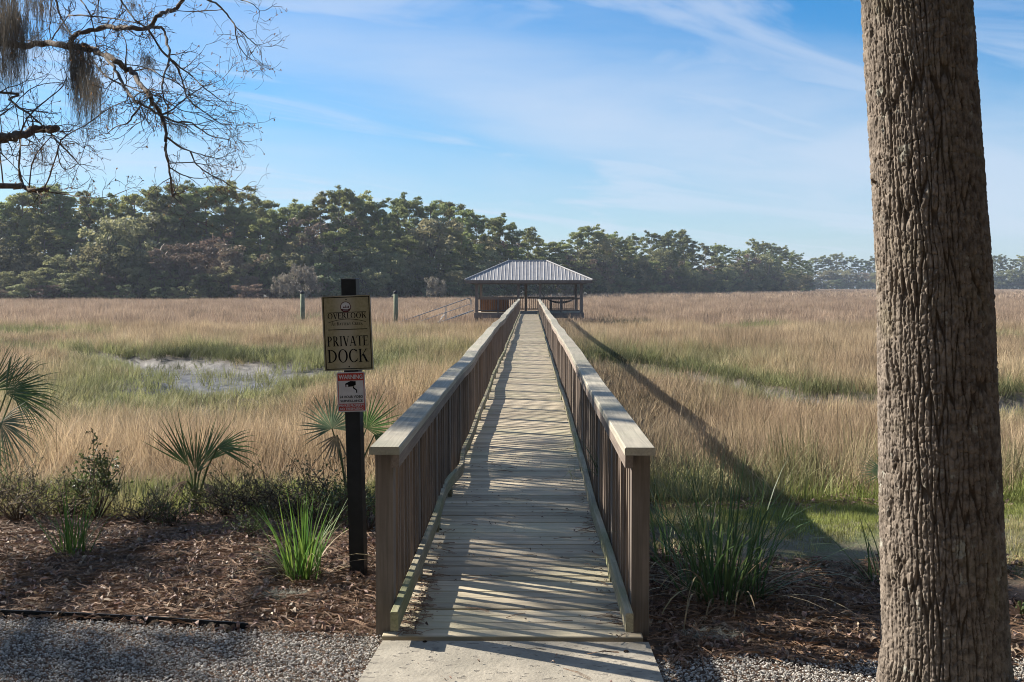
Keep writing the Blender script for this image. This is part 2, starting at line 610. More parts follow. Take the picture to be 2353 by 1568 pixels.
def scatter(name, pts, rot, scl, idx, sources, green=None, kind='stuff'):
    """ONE stuff object: points carrying instances of the source meshes"""
    n = len(pts)
    me = bpy.data.meshes.new(name)
    me.vertices.add(n)
    me.vertices.foreach_set('co', np.asarray(pts, dtype=np.float32).ravel())
    a = me.attributes.new('rot', 'FLOAT_VECTOR', 'POINT')
    a.data.foreach_set('vector', np.asarray(rot, dtype=np.float32).ravel())
    a = me.attributes.new('scl', 'FLOAT_VECTOR', 'POINT')
    a.data.foreach_set('vector', np.asarray(scl, dtype=np.float32).ravel())
    a = me.attributes.new('idx', 'INT', 'POINT')
    a.data.foreach_set('value', np.asarray(idx, dtype=np.int32))
    a = me.attributes.new('green', 'FLOAT', 'POINT')
    a.data.foreach_set('value', np.zeros(n, dtype=np.float32) if green is None else np.asarray(green, dtype=np.float32))
    o = obj(name, me)
    coll = bpy.data.collections.new(name + '_sources')
    for k, s_ in enumerate(sources):
        so = bpy.data.objects.new('%s_source_%02d' % (name, k), s_)
        coll.objects.link(so)
    ng = bpy.data.node_groups.new(name + '_nodes', 'GeometryNodeTree')
    ng.interface.new_socket('Geometry', in_out='INPUT', socket_type='NodeSocketGeometry')
    ng.interface.new_socket('Geometry', in_out='OUTPUT', socket_type='NodeSocketGeometry')
    nn = ng.nodes.new
    gi, go = nn('NodeGroupInput'), nn('NodeGroupOutput')
    ci = nn('GeometryNodeCollectionInfo')
    ci.inputs['Collection'].default_value = coll
    ci.inputs['Separate Children'].default_value = True
    ci.inputs['Reset Children'].default_value = True
    iop = nn('GeometryNodeInstanceOnPoints')
    iop.inputs['Pick Instance'].default_value = True

    def na(nm, typ):
        x = nn('GeometryNodeInputNamedAttribute')
        x.data_type = typ
        x.inputs['Name'].default_value = nm
        return x.outputs['Attribute']
    ng.links.new(gi.outputs[0], iop.inputs['Points'])
    ng.links.new(ci.outputs[0], iop.inputs['Instance'])
    ng.links.new(na('idx', 'INT'), iop.inputs['Instance Index'])
    e2r = nn('FunctionNodeEulerToRotation')
    ng.links.new(na('rot', 'FLOAT_VECTOR'), e2r.inputs[0])
    ng.links.new(e2r.outputs[0], iop.inputs['Rotation'])
    ng.links.new(na('scl', 'FLOAT_VECTOR'), iop.inputs['Scale'])
    ng.links.new(iop.outputs[0], go.inputs[0])
    md = o.modifiers.new('scatter', 'NODES')
    md.node_group = ng
    o['kind'] = kind
    return o


def sstep(a, b, x):
    t = np.clip((np.asarray(x, dtype=np.float64) - a) / (b - a), 0, 1)
    return t * t * (3 - 2 * t)


_perm = np.random.default_rng(3).random((256, 256))


def vnoise(x, y):
    """smooth value noise, 0..1"""
    x = np.asarray(x, dtype=np.float64)
    y = np.asarray(y, dtype=np.float64)
    xi, yi = np.floor(x).astype(int), np.floor(y).astype(int)
    fx, fy = x - xi, y - yi
    fx, fy = fx * fx * (3 - 2 * fx), fy * fy * (3 - 2 * fy)
    p = lambda a, b: _perm[a & 255, b & 255]
    return (p(xi, yi) * (1 - fx) + p(xi + 1, yi) * fx) * (1 - fy) + (p(xi, yi + 1) * (1 - fx) + p(xi + 1, yi + 1) * fx) * fy


def fbm(x, y, o=4):
    s, a, t = 0, 0.5, 0
    for k in range(o):
        s = s + a * vnoise(x * 2 ** k + 17 * k, y * 2 ** k + 31 * k)
        t += a
        a *= 0.5
    return s / t


# ------------------------------------------------------------------ terrain
CREEK = np.array([(-60, 56, 1.6), (-36, 50, 1.4), (-22, 43, 1.2), (-14.0, 38, 1.5), (-10.6, 34.5, 2.6), (-8.6, 32.8, 3.1), (-6.4, 32.8, 1.7), (-3, 33.5, 1.5), (0.5, 34, 1.5), (3.0, 34, 1.7), (4.6, 31, 1.2),
                  (5.8, 27.5, 1.1), (7.4, 24.8, 1.2), (9.6, 24.2, 1.5), (13, 24.5, 1.5), (19, 23.5, 1.6), (40, 29, 1.6)])


def creek(x, y):
    """distance to the creek in units of its half width"""
    x = np.asarray(x, dtype=np.float64)
    y = np.asarray(y, dtype=np.float64)
    wob = (fbm(x * 0.5 + 5, y * 0.5, 3) - 0.5) * 1.6
    best = np.full(np.broadcast(x, y).shape, 99.0)
    for a, b in zip(CREEK[:-1], CREEK[1:]):
        dx, dy = b[0] - a[0], b[1] - a[1]
        t = np.clip(((x - a[0]) * dx + (y - a[1]) * dy) / (dx * dx + dy * dy), 0, 1)
        d = np.hypot(x - a[0] - t * dx, y - a[1] - t * dy)
        hw = a[2] + t * (b[2] - a[2])
        best = np.minimum(best, (d + wob) / hw)
    pool = np.hypot((x + 9.1) / 2.3, (y - 31.3) / 5.2) + wob * 0.5
    return np.minimum(best, pool)


def ground_z(x, y):
    x = np.asarray(x, dtype=np.float64)
    y = np.asarray(y, dtype=np.float64)
    right = sstep(0, 1.5, x)
    y0 = 6.3 + 0.5 * right
    z = -0.035 - 0.22 * sstep(y0, y0 + 3.2, y) - 0.80 * sstep(y0 + 2.4, y0 + 7.5, y)
    c = creek(x, y)
    z = z - 0.45 * sstep(1.45, 0.75, c) * (y > 14)
    z = z + (fbm(x * 1.3, y * 1.3, 3) - 0.5) * 0.06 * sstep(5.4, 7.0, y) + (fbm(x * 4 + 9, y * 4, 3) - 0.5) * 0.03 * sstep(5.0, 5.6, y)
    z = z + 0.7 * sstep(0, 25, y - shore(x, y))
    return z


SH_U = np.array([-3, -0.6, -0.26, -0.05, 0.077, 0.2, 0.272, 0.280, 0.6, 3])
SH_Y = np.array([150, 162, 172, 200, 275, 370, 455, 690, 700, 600.0])


def shore(x, y):
    u = np.asarray(x) / np.maximum(np.asarray(y), 1.0)
    return np.interp(u, SH_U, SH_Y)


def spaced(parts):
    out = [np.array([parts[0][0]])]
    for a, b, st in parts:
        n = max(1, int(round((b - a) / st)))
        out.append(np.linspace(a, b, n + 1)[1:])
    return np.concatenate(out)


gx = spaced([(-900, -200, 50), (-200, -60, 8), (-60, -14, 1.0), (-14, -5, 0.3), (-5, 6, 0.11), (6, 14, 0.3), (14, 60, 1.0), (60, 200, 8), (200, 900, 50)])
gy = spaced([(-60, 0, 4), (0, 4, 0.5), (4, 10, 0.1), (10, 16, 0.25), (16, 24, 0.5), (24, 46, 0.35), (46, 70, 1.0), (70, 200, 5), (200, 900, 25)])
GX, GY = np.meshgrid(gx, gy)
GZ = ground_z(GX, GY)
nx, ny = len(gx), len(gy)
ii = (np.arange(ny - 1)[:, None] * nx + np.arange(nx - 1)[None])
F4 = np.stack([ii, ii + 1, ii + nx + 1, ii + nx], -1).reshape(-1, 4)
CR = creek(GX, GY)
mud = sstep(1.5, 1.0, CR) * (GY > 14)
RX = sstep(0.7, 1.4, GX)
jit = (fbm(GX * 1.5, GY * 1.5, 3) - 0.5) * 1.3
lawn = RX * sstep(6.0, 6.8, GY + jit) * sstep(10.2, 9.2, GY + jit * 0.4)
lawn = np.maximum(lawn, sstep(2.5, 3.3, GX + jit) * sstep(5.2, 6.0, GY + jit) * sstep(10.2, 9.2, GY))
thatch = sstep(9.4, 11.0, GY + jit)
forest = sstep(-1.0, 3.0, GY - shore(GX, GY))

m = new_mat('ground')
g = G(m)
v = g.coord('World')
n1 = g.noise(v, 14, 8, 0.7)
n2 = g.noise(v, 2.0, 5, 0.6)
n3 = g.noise(v, 60, 4, 0.6)
c = g.mix(g.ramp(n1, 0.3, 0.7), (0.055, 0.034, 0.022), (0.16, 0.095, 0.06))
c = g.mix(g.ramp(n2, 0.45, 0.7, 0, 0.5), c, (0.13, 0.11, 0.085))
lw = g.mix(g.ramp(n2, 0.4, 0.62), (0.20, 0.175, 0.115), (0.13, 0.16, 0.055))
lw = g.mix(g.ramp(n3, 0.35, 0.65, 0.0, 0.5), lw, (0.10, 0.085, 0.05))
c = g.mix(g.attr('lawn'), c, lw)
th = g.mix(g.ramp(n1, 0.3, 0.7), (0.07, 0.055, 0.035), (0.17, 0.13, 0.08))
c = g.mix(g.attr('thatch'), c, th)
n5 = g.noise(g.coord('World', (1, 0.45, 1)), 3.5, 6, 0.7)
md_ = g.mix(g.ramp(n5, 0.40, 0.60), (0.05, 0.047, 0.044), (0.145, 0.138, 0.13))
c = g.mix(g.attr('mud'), c, md_)
c = g.mix(g.attr('forest'), c, (0.045, 0.04, 0.028))
rg = g.math('SUBTRACT', 0.95, g.math('MULTIPLY', g.attr('mud'), 0.48))
g.out(c, rg, g.math('ADD', g.math('ADD', n1, n3), g.math('MULTIPLY', g.attr('mud'), g.math('MULTIPLY', n5, 4.0))), bump_d=0.03, bump_s=0.8, spec=0.4)
ground = obj('ground', mesh_np('ground', np.stack([GX, GY, GZ], -1), F4, m, True,
                               {'mud': mud, 'lawn': lawn, 'thatch': thatch, 'forest': forest}))
tag(ground, 'brown marsh ground with leaf litter near the boardwalk and grey creek mud', kind='structure')

# concrete pad in front of the boardwalk
mb = MB()
PADL = [(-0.72, 4.90), (-0.80, 3.6), (-0.9, 2.0), (-1.0, -3.0)]
PADR = [(0.575, 4.90), (0.60, 3.6), (0.64, 2.0), (0.7, -3.0)]
V = []
for (xl, yl), (xr, yr) in zip(PADL, PADR):
    V += [(xl, yl, -0.004), (xr, yr, -0.004)]
V += [(a, b, -0.10) for a, b, _ in V]
n_ = len(PADL)
F_ = [(2 * i, 2 * i + 2, 2 * i + 3, 2 * i + 1) for i in range(n_ - 1)]
k_ = 2 * n_
F_ += [(2 * i, k_ + 2 * i, k_ + 2 * i + 2, 2 * i + 2) for i in range(n_ - 1)]
F_ += [(2 * i + 1, 2 * i + 3, k_ + 2 * i + 3, k_ + 2 * i + 1) for i in range(n_ - 1)]
F_ += [(0, 1, k_ + 1, k_)]
mb.add(V, F_)
pad = mb.build('concrete_path', M['concrete'])
tag(pad, 'worn pale concrete slab leading onto the boardwalk', kind='structure')


# ------------------------------------------------------------------ boardwalk
BW = thing('boardwalk', 'long straight wooden boardwalk with railings leading across the marsh to the pavilion', 'boardwalk', (0, 0, 0))
Y0, Y1 = 4.96, 65.6
PITCHB = 0.106
XL, XR = -0.735, 0.555


def wob_x(y, side):
    a = 0.4 * np.sin(y * 0.55 + side) + 0.35 * np.sin(y * 1.3 + 2 * side) + 0.4 * np.sin(y * 0.23 + 4 * side)
    return 0.016 * a * sstep(6, 14, y)


def wob_z(y, side):
    a = 0.5 * np.sin(y * 0.42 + 1.7 * side) + 0.5 * np.sin(y * 0.9 + side * 3 + 1) + 0.35 * np.sin(y * 2.1 + side)
    return 0.018 * a * sstep(6, 12, y)


plank_meshes = []
for k in range(7):
    mb = MB()
    b = 0.050 + rng.uniform(-0.0018, 0.0012)
    mb.bbox(XL + rng.uniform(-0.01, 0.01), XR + rng.uniform(-0.01, 0.01), -b, b, -0.038, 0, 0.004)
    plank_meshes.append(mb.mesh('plank', M['deck']))
far = MB()
y = Y0 + 0.05
i = 0
while y < Y1:
    dz = rng.normal(0, 0.0016)
    ry = rng.normal(0, 0.0012)
    if i < 300:
        obj('plank', plank_meshes[i % 7], BW, (rng.uniform(-0.006, 0.006), y, dz), (rng.normal(0, 0.006), ry, rng.normal(0, 0.0011)))
    else:
        far.bbox(XL, XR, y - 0.05, y + 0.05, -0.038 + dz, dz, 0.004)
    y += PITCHB + (0.006 if rng.random() < 0.14 else 0) + rng.normal(0, 0.0012)
    i += 1
tag(far.build('far_planks', M['deck'], BW), kind='stuff')

# side geometry: (post x0,x1, baluster x0,x1, fascia/curb x0,x1, cap x0,x1)
SIDES = [((-0.770, -0.681), (-0.719, -0.681), (-0.678, -0.640), (-0.786, -0.637), 0),
         ((0.502, 0.591), (0.502, 0.540), (0.461, 0.499), (0.458, 0.607), 1)]
POST_SP = 1.20
PST = np.arange(Y0 + 0.105, Y1 + 0.3, POST_SP)
post_me = MB().box(-0.0445, 0.0445, -0.0445, 0.0445, -1.6, 0.895).mesh('post', M['post'])
front_me = MB().bbox(-0.0445, 0.0445, -0.0445, 0.0445, -0.05, 0.895, 0.002).mesh('post', M['post'])
bal_me = [MB().box(-0.019 - q, 0.019 + q, -0.0155, 0.0155, -0.16, 0.888).mesh('baluster', M['baluster']) for q in (0, 0.001, -0.001)]
for px_, bx_, fx_, cx_, sd in SIDES:
    for k, yp in enumerate(PST):
        xo = wob_x(yp, sd)
        zo = wob_z(yp, sd)
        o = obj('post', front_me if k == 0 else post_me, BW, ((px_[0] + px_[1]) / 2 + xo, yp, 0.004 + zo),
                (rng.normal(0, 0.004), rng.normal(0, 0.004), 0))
    farb = MB()
    xb = (bx_[0] + bx_[1]) / 2
    nb = 0
    for k in range(len(PST) - 1):
        for j in range(1, 9):
            yb = PST[k] + j * POST_SP / 9 + rng.normal(0, 0.003)
            xo, zo = wob_x(yb, sd), wob_z(yb, sd)
            if nb < 150:
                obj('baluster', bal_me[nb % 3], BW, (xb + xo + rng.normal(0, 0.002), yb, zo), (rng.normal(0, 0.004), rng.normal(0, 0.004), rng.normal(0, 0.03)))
                nb += 1
            else:
                x_ = xb + xo
                farb.box(x_ - 0.019, x_ + 0.019, yb - 0.0155, yb + 0.0155, -0.16, 0.888 + zo)
    tag(farb.build('far_balusters', M['baluster'], BW), kind='stuff')

    def run(y0, y1, xa, xb_, za, zb, mat, name, n=9, extra=None, b=0.006):
        """long board following the sagging line of the railing"""
        ys = np.linspace(y0, y1, n)
        prof = [(xa, za), (xb_, za), (xb_, zb - b), (xb_ - b, zb), (xa + b, zb), (xa, zb - b)]
        V = []
        for yy in ys:
            ox = wob_x(yy, sd) + (extra(yy)[0] if extra else 0)
            oz = wob_z(yy, sd) + (extra(yy)[1] if extra else 0)
            V += [(px__ + ox, yy, pz + oz) for px__, pz in prof]
        q = len(prof)
        F4_ = [(i * q + j, i * q + (j + 1) % q, (i + 1) * q + (j + 1) % q, (i + 1) * q + j) for i in range(n - 1) for j in range(q)]
        F4_ += [(0, 5, 2, 1), (5, 4, 3, 2)]
        e = (n - 1) * q
        F4_ += [(e, e + 1, e + 2, e + 5), (e + 2, e + 3, e + 4, e + 5)]
        return MB().add(V, F4_).build(name, mat, BW)

    edges = [Y0 - 0.02] + [p for p in PST[4::4]] + [Y1]
    for a, b_ in zip(edges[:-1], edges[1:]):
        if b_ - a < 0.3:
            continue
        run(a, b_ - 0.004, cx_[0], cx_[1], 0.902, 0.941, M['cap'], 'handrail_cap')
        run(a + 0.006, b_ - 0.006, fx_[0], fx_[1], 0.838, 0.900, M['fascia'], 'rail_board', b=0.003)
    ce = [Y0 - 0.10] + [p for p in PST[3::3]] + [Y1 - 0.1]
    for a, b_ in zip(ce[:-1], ce[1:]):
        if b_ - a < 0.3:
            continue
        if sd == 0:
            ex = lambda yy: (0.05 * math.exp(-((yy - 9.0) / 0.55) ** 2) - 0.02 * math.exp(-((yy - 8.0) / 0.6) ** 2), 0.02 * math.exp(-((yy - 8.4) / 0.8) ** 2))
        else:
            ex = lambda yy: (-0.012 * math.exp(-((yy - 7.4) / 1.0) ** 2), 0)
        run(a, b_ - 0.008, fx_[0] + (0.002 if sd == 0 else -0.002), fx_[1] + (0.002 if sd == 0 else -0.002), 0.058, 0.150, M['curb'], 'curb_board', n=14, extra=ex, b=0.004)
    blk = MB().box(-0.017, 0.017, -0.07, 0.07, 0.0, 0.056).mesh('curb_block', M['curb'])
    for k, yp in enumerate(PST[1:]):
        obj('curb_block', blk, BW, ((fx_[0] + fx_[1]) / 2 + wob_x(yp, sd), yp - 0.3, 0.001 + wob_z(yp, sd)))
    mb = MB()
    xs = (px_[0] + px_[1]) / 2
    mb.box(xs - 0.02 + (0.07 if sd == 0 else -0.07), xs + 0.02 + (0.07 if sd == 0 else -0.07), Y0 + 0.1, Y1, -0.27, -0.042)
    mb.build('stringer', M['post'], BW)
pile_me = MB().tube([(0, 0, -2.4), (0, 0, -0.28)], 0.11, 10).mesh('pile', M['piling'])
for yp in np.arange(10.0, Y1, 3.6):
    for xp in (-0.62, 0.44):
        obj('pile', pile_me, BW, (xp, yp, 0))

# ------------------------------------------------------------------ pavilion
PV = thing('pavilion', 'open pavilion with ribbed grey metal hip roof at the end of the boardwalk', 'pavilion', (0, 0, 0))
PX0, PX1, PY0, PY1 = -3.62, 3.42, 65.75, 70.6
pl = MB()
yy = PY0
pk = MB().bbox(PX0, PX1, -0.069, 0.069, -0.038, 0, 0.004).mesh('deck_plank', M['deck'])
while yy < PY1:
    obj('deck_plank', pk, PV, (0, yy + 0.07, 0.06))
    yy += 0.145
MB().box(PX0, PX1, PY0 - 0.045, PY0 - 0.002, -0.30, 0.058).build('rim_beam', M['pav_wood'], PV)
MB().box(PX0, PX1, PY1 + 0.05, PY1 + 0.09, -0.30, 0.058).build('rim_beam', M['pav_wood'], PV)
for xx in (PX0 + 0.04, PX1 - 0.08):
    MB().box(xx, xx + 0.04, PY0, PY1, -0.30, 0.018).build('rim_beam', M['pav_wood'], PV)
post = lambda x_, y_, w_: MB().box(x_ - w_ / 2, x_ + w_ / 2, y_ - w_ / 2, y_ + w_ / 2, -1.9, 2.02).build('post', M['pav_wood'], PV)
FX = [(-3.46, 0.2), (-0.78, 0.15), (0.62, 0.15), (3.27, 0.2)]
for x_, w_ in FX:
    post(x_, 65.92, w_)
for x_ in (-3.40, -0.32, 3.10):
    post(x_, 70.45, 0.17)
# beams
for y_ in (65.92, 70.45):
    MB().box(-3.75, 3.55, y_ - 0.06, y_ + 0.06, 1.88, 2.08).build('beam', M['pav_wood'], PV)
for x_ in (-3.46, 3.27):
    MB().box(x_ - 0.06, x_ + 0.06, 65.99, 70.38, 1.88, 2.08).build('beam', M['pav_wood'], PV)
# roof: hip with ribs
EX0, EX1, EY0, EY1, EZ, RZ = -4.18, 3.95, 65.25, 71.1, 2.13, 3.42
RX0, RX1, RY = -1.42, 1.06, 68.2
roof = MB()
e_ = [(EX0, EY0, EZ), (EX1, EY0, EZ), (EX1, EY1, EZ), (EX0, EY1, EZ)]
r0, r1 = (RX0, RY, RZ), (RX1, RY, RZ)
# standing ribs and pans on the front and back faces, each pan a panel of its own
def roof_face(e0, e1, ra, rb, pitch, nrm_up):
    e0, e1, ra, rb = map(np.array, (e0, e1, ra, rb))
    Ld = np.linalg.norm(e1 - e0)
    n = int(Ld / pitch)
    ux = (e1 - e0) / Ld
    mid = (ra + rb) / 2 - (e0 + e1) / 2
    up = mid - np.dot(mid, ux) * ux
    H = np.linalg.norm(up)
    up = up / H
    nr = np.cross(ux, up)
    if nr[2] < 0:
        nr = -nr
    sa = np.dot(ra - e0, ux)
    sb = np.dot(rb - e0, ux)

    def top(s):
        if s < sa:
            return H * s / sa
        if s > sb:
            return H * (Ld - s) / (Ld - sb)
        return H
    cuts = [k * pitch for k in range(n + 1)] + [Ld]
    for a, b in zip(cuts[:-1], cuts[1:]):
        if b - a < 0.02:
            continue
        ss = sorted({a, b, *[q for q in (sa, sb) if a < q < b]})
        low = [e0 + ux * s_ for s_ in ss]
        hi = [e0 + ux * s_ + up * max(top(s_), 0.002) for s_ in ss]
        P_ = [p for p in low] + [p for p in hi[::-1]]
        nn_ = len(P_)
        V = P_ + [p - nr * 0.02 for p in P_]
        F4_ = [(i, i + nn_, (i + 1) % nn_ + nn_, (i + 1) % nn_) for i in range(nn_)]
        F3_ = [(0, i, i + 1) for i in range(1, nn_ - 1)] + [(nn_, nn_ + i + 1, nn_ + i) for i in range(1, nn_ - 1)]
        MB().add(V, F4_, F3_).build('roof_panel', M['metal_roof'], PV)
    for s_ in cuts[1:-1]:
        h_ = top(s_) - 0.06
        if h_ < 0.1:
            continue
        a = e0 + ux * s_ + nr * 0.001
        b = a + up * h_
        wv = ux * 0.018
        V = [a - wv * 1.6, a + wv * 1.6, a + wv * 0.8 + nr * 0.017, a - wv * 0.8 + nr * 0.017]
        V += [p + (b - a) for p in V]
        MB().add(V, [(0, 1, 2, 3), (4, 7, 6, 5), (0, 4, 5, 1), (1, 5, 6, 2), (2, 6, 7, 3), (3, 7, 4, 0)]).build('roof_rib', M['rib'], PV)


roof_face(e_[0], e_[1], r0, r1, 0.229, 1)
roof_face(e_[2], e_[3], r1, r0, 0.229, 1)
roof_face(e_[1], e_[2], r1, r1, 0.229, 1)
roof_face(e_[3], e_[0], r0, r0, 0.229, 1)
for a, b in ((r0, r1), (e_[0], r0), (e_[1], r1), (e_[2], r1), (e_[3], r0)):
    MB().tube([Vector(a) + Vector((0, 0, 0.03)), Vector(b) + Vector((0, 0, 0.03))], 0.055, 6).build('ridge_cap', M['rib'], PV)
for x0, x1, y0_, y1_ in ((EX0 + 0.03, EX1 - 0.03, EY0 + 0.02, EY0 + 0.06), (EX0 + 0.03, EX1 - 0.03, EY1 - 0.06, EY1 - 0.02),
                         (EX0 + 0.02, EX0 + 0.06, EY0 + 0.062, EY1 - 0.062), (EX1 - 0.06, EX1 - 0.02, EY0 + 0.062, EY1 - 0.062)):
    MB().box(x0, x1, y0_, y1_, EZ - 0.20, EZ - 0.03).build('fascia', M['pav_wood'], PV)
MB().box(EX0 + 0.064, EX1 - 0.064, EY0 + 0.064, EY1 - 0.064, EZ - 0.045, EZ - 0.03).build('soffit', M['pav_wood'], PV)


def pav_rail(x0, x1, y_, posts=()):
    MB().box(x0, x1, y_ - 0.07, y_ + 0.07, 0.98, 1.02).build('rail_cap', M['pav_wood'], PV)
    MB().box(x0, x1, y_ - 0.02, y_ + 0.02, 0.89, 0.978).build('rail_board', M['pav_wood'], PV)
    MB().box(x0, x1, y_ - 0.02, y_ + 0.02, 0.14, 0.22).build('rail_board', M['pav_wood'], PV)
    n = int((x1 - x0) / 0.135)
    bm_ = MB().box(-0.019, 0.019, -0.018, 0.018, 0.222, 0.888).mesh('baluster', M['pav_wood'])
    for k in range(1, n):
        obj('baluster', bm_, PV, (x0 + (x1 - x0) * k / n, y_, 0))
    for p in posts:
        MB().box(p - 0.06, p + 0.06, y_ + 0.022, y_ + 0.14, 0.061, 0.975).build('rail_post', M['pav_wood'], PV)


pav_rail(-3.35, -0.86, 65.92, (-2.1,))
pav_rail(0.70, 3.16, 65.92, (1.95,))
pav_rail(-3.3, -0.42, 70.45, (-1.9,))
pav_rail(-0.22, 3.0, 70.45, (1.4,))

# brown reed bar under the roof
BAR = thing('bar_counter', 'orange brown reed clad counter behind the left pavilion railing', 'counter', (-2.3, 67.3, 0.06))
MB().box(-0.9, 0.9, -0.33, 0.33, 0.0, 0.86).build('frame', M['pav_wood'], BAR)
MB().box(-0.98, 0.98, -0.42, 0.42, 0.862, 0.90).build('counter_top', M['reed'], BAR)
slat = MB().box(-0.021, 0.021, -0.014, 0.014, 0.005, 0.855).mesh('reed_slat', M['reed'])
for k in range(38):
    obj('reed_slat', slat, BAR, (-0.88 + k * 0.0475, -0.347, 0))
for k in range(14):
    obj('reed_slat', slat, BAR, (-0.917, -0.31 + k * 0.0475, 0), (0, 0, math.pi / 2))
# sagging hammock on the right
HM = thing('hammock', 'dark sagging hammock slung behind the right pavilion railing', 'hammock', (0, 0, 0))
hp = [(1.0 + 2.1 * t, 68.6 + 1.3 * t, 0.92 - 1.4 * t * (1 - t)) for t in np.linspace(0, 1, 17)]
mb = MB()
Vh = []
for k, p in enumerate(hp):
    t = k / 16
    wd = 0.05 + 0.42 * math.sin(math.pi * t)
    for s_ in (-1, -0.5, 0, 0.5, 1):
        Vh.append((p[0] - 0.5 * s_ * wd * 0.6, p[1] + s_ * wd * 0.8, p[2] + abs(s_) * 0.14 * math.sin(math.pi * t)))
mb.add(Vh, [(k * 5 + j, k * 5 + j + 1, k * 5 + j + 6, k * 5 + j + 5) for k in range(16) for j in range(4)])
mb.build('net', M['black_cap'], HM)
for e0, e1 in ((hp[0], (0.64, 66.1, 1.45)), (hp[-1], (3.08, 70.2, 1.40))):
    MB().tube([e0, e1], 0.018, 5).build('rope', M['black_cap'], HM)

# gangway ramp
GW = thing('gangway', 'sloping aluminium gangway with pipe handrails left of the pavilion', 'gangway', (-3.8, 67.2, 0))
for s_ in (-0.48, 0.48):
    dz = lambda x_: 0.345 * (x_ + 0.25)
    mk = lambda pts, r, nm: MB().tube([(a, s_, b) for a, b in pts], r, 8).build(nm, M['aluminium'], GW)
    top = [(-5.4, 0.97 + dz(-5.4)), (-0.45, 0.95 + dz(-0.4)), (-0.28, 0.965), (-0.16, 0.90), (-0.10, 0.78), (-0.1, 0.05)]
    mk(top, 0.024, 'handrail')
    mk([(-5.4, 0.55 + dz(-5.4)), (-0.12, 0.55 + dz(-0.12))], 0.019, 'mid_rail')
    mk([(-5.4, 0.06 + dz(-5.4)), (0.05, 0.06 + dz(0.05))], 0.032, 'side_beam')
    for x_ in (-1.8, -3.5, -5.2):
        mk([(x_ - 0.45, 0.06 + dz(x_ - 0.45)), (x_ + 0.05, 0.55 + dz(x_ + 0.05))], 0.017, 'brace')
    for x_ in (-1.75, -3.45, -5.15):
        mk([(x_, 0.08 + dz(x_)), (x_, 0.95 + dz(x_))], 0.017, 'stanchion')
mb = MB()
for k in range(36):
    x_ = -5.3 + k * 0.15
    mb.box(x_, x_ + 0.12, -0.43, 0.43, 0.02 + 0.345 * (x_ + 0.25), 0.045 + 0.345 * (x_ + 0.25))
mb.build('tread_deck', M['aluminium'], GW)

# pilings with black caps
for (px_, top, lab) in ((694.5, 668, 'green grey wooden piling with black cone cap left of the sign'),
                        (909, 668, 'green grey wooden piling with black cone cap between the sign and the gangway')):
    p = at(px_, top, 66.0)
    t = thing('piling', lab, 'piling', (p.x, 66.0, -1.2), group='mooring pilings in the marsh')
    hgt = p.z + 1.2
    MB().tube([(0, 0, 0), (0.01, 0, hgt * 0.5), (0, 0, hgt - 0.16)], [0.15, 0.147, 0.14], 14).build('pole', M['piling'], t, True)
    MB().tube([(0, 0, hgt - 0.20), (0, 0, hgt - 0.10), (0, 0, hgt + 0.02)], [0.155, 0.155, 0.012], 14).build('cap', M['black_cap'], t)

# ------------------------------------------------------------------ sign
YS = 6.17
base = at(825, 1318, YS)
SG = thing('sign', 'leaning black post with a gold private dock sign above a red and white warning sign', 'sign', (base.x, YS, -0.06))
SG.rotation_euler = (0, R(-1.25), R(-4))
MB().bbox(-0.045, 0.045, -0.045, 0.045, -0.25, 1.83, 0.004).build('post', M['black_plastic'], SG)


def ell(cx, cz, rx, rz, a0, a1, n, rx2, rz2, dx=0.0):
    """ring piece between two ellipses as a quad strip"""
    a = np.radians(np.linspace(a0, a1, n + 1))
    V = np.concatenate([np.stack([cx + rx * np.cos(a), 0 * a, cz + rz * np.sin(a)], -1),
                        np.stack([cx + dx + rx2 * np.cos(a), 0 * a, cz + rz2 * np.sin(a)], -1)])
    return V, [(i, i + 1, n + 2 + i, n + 1 + i) for i in range(n)]


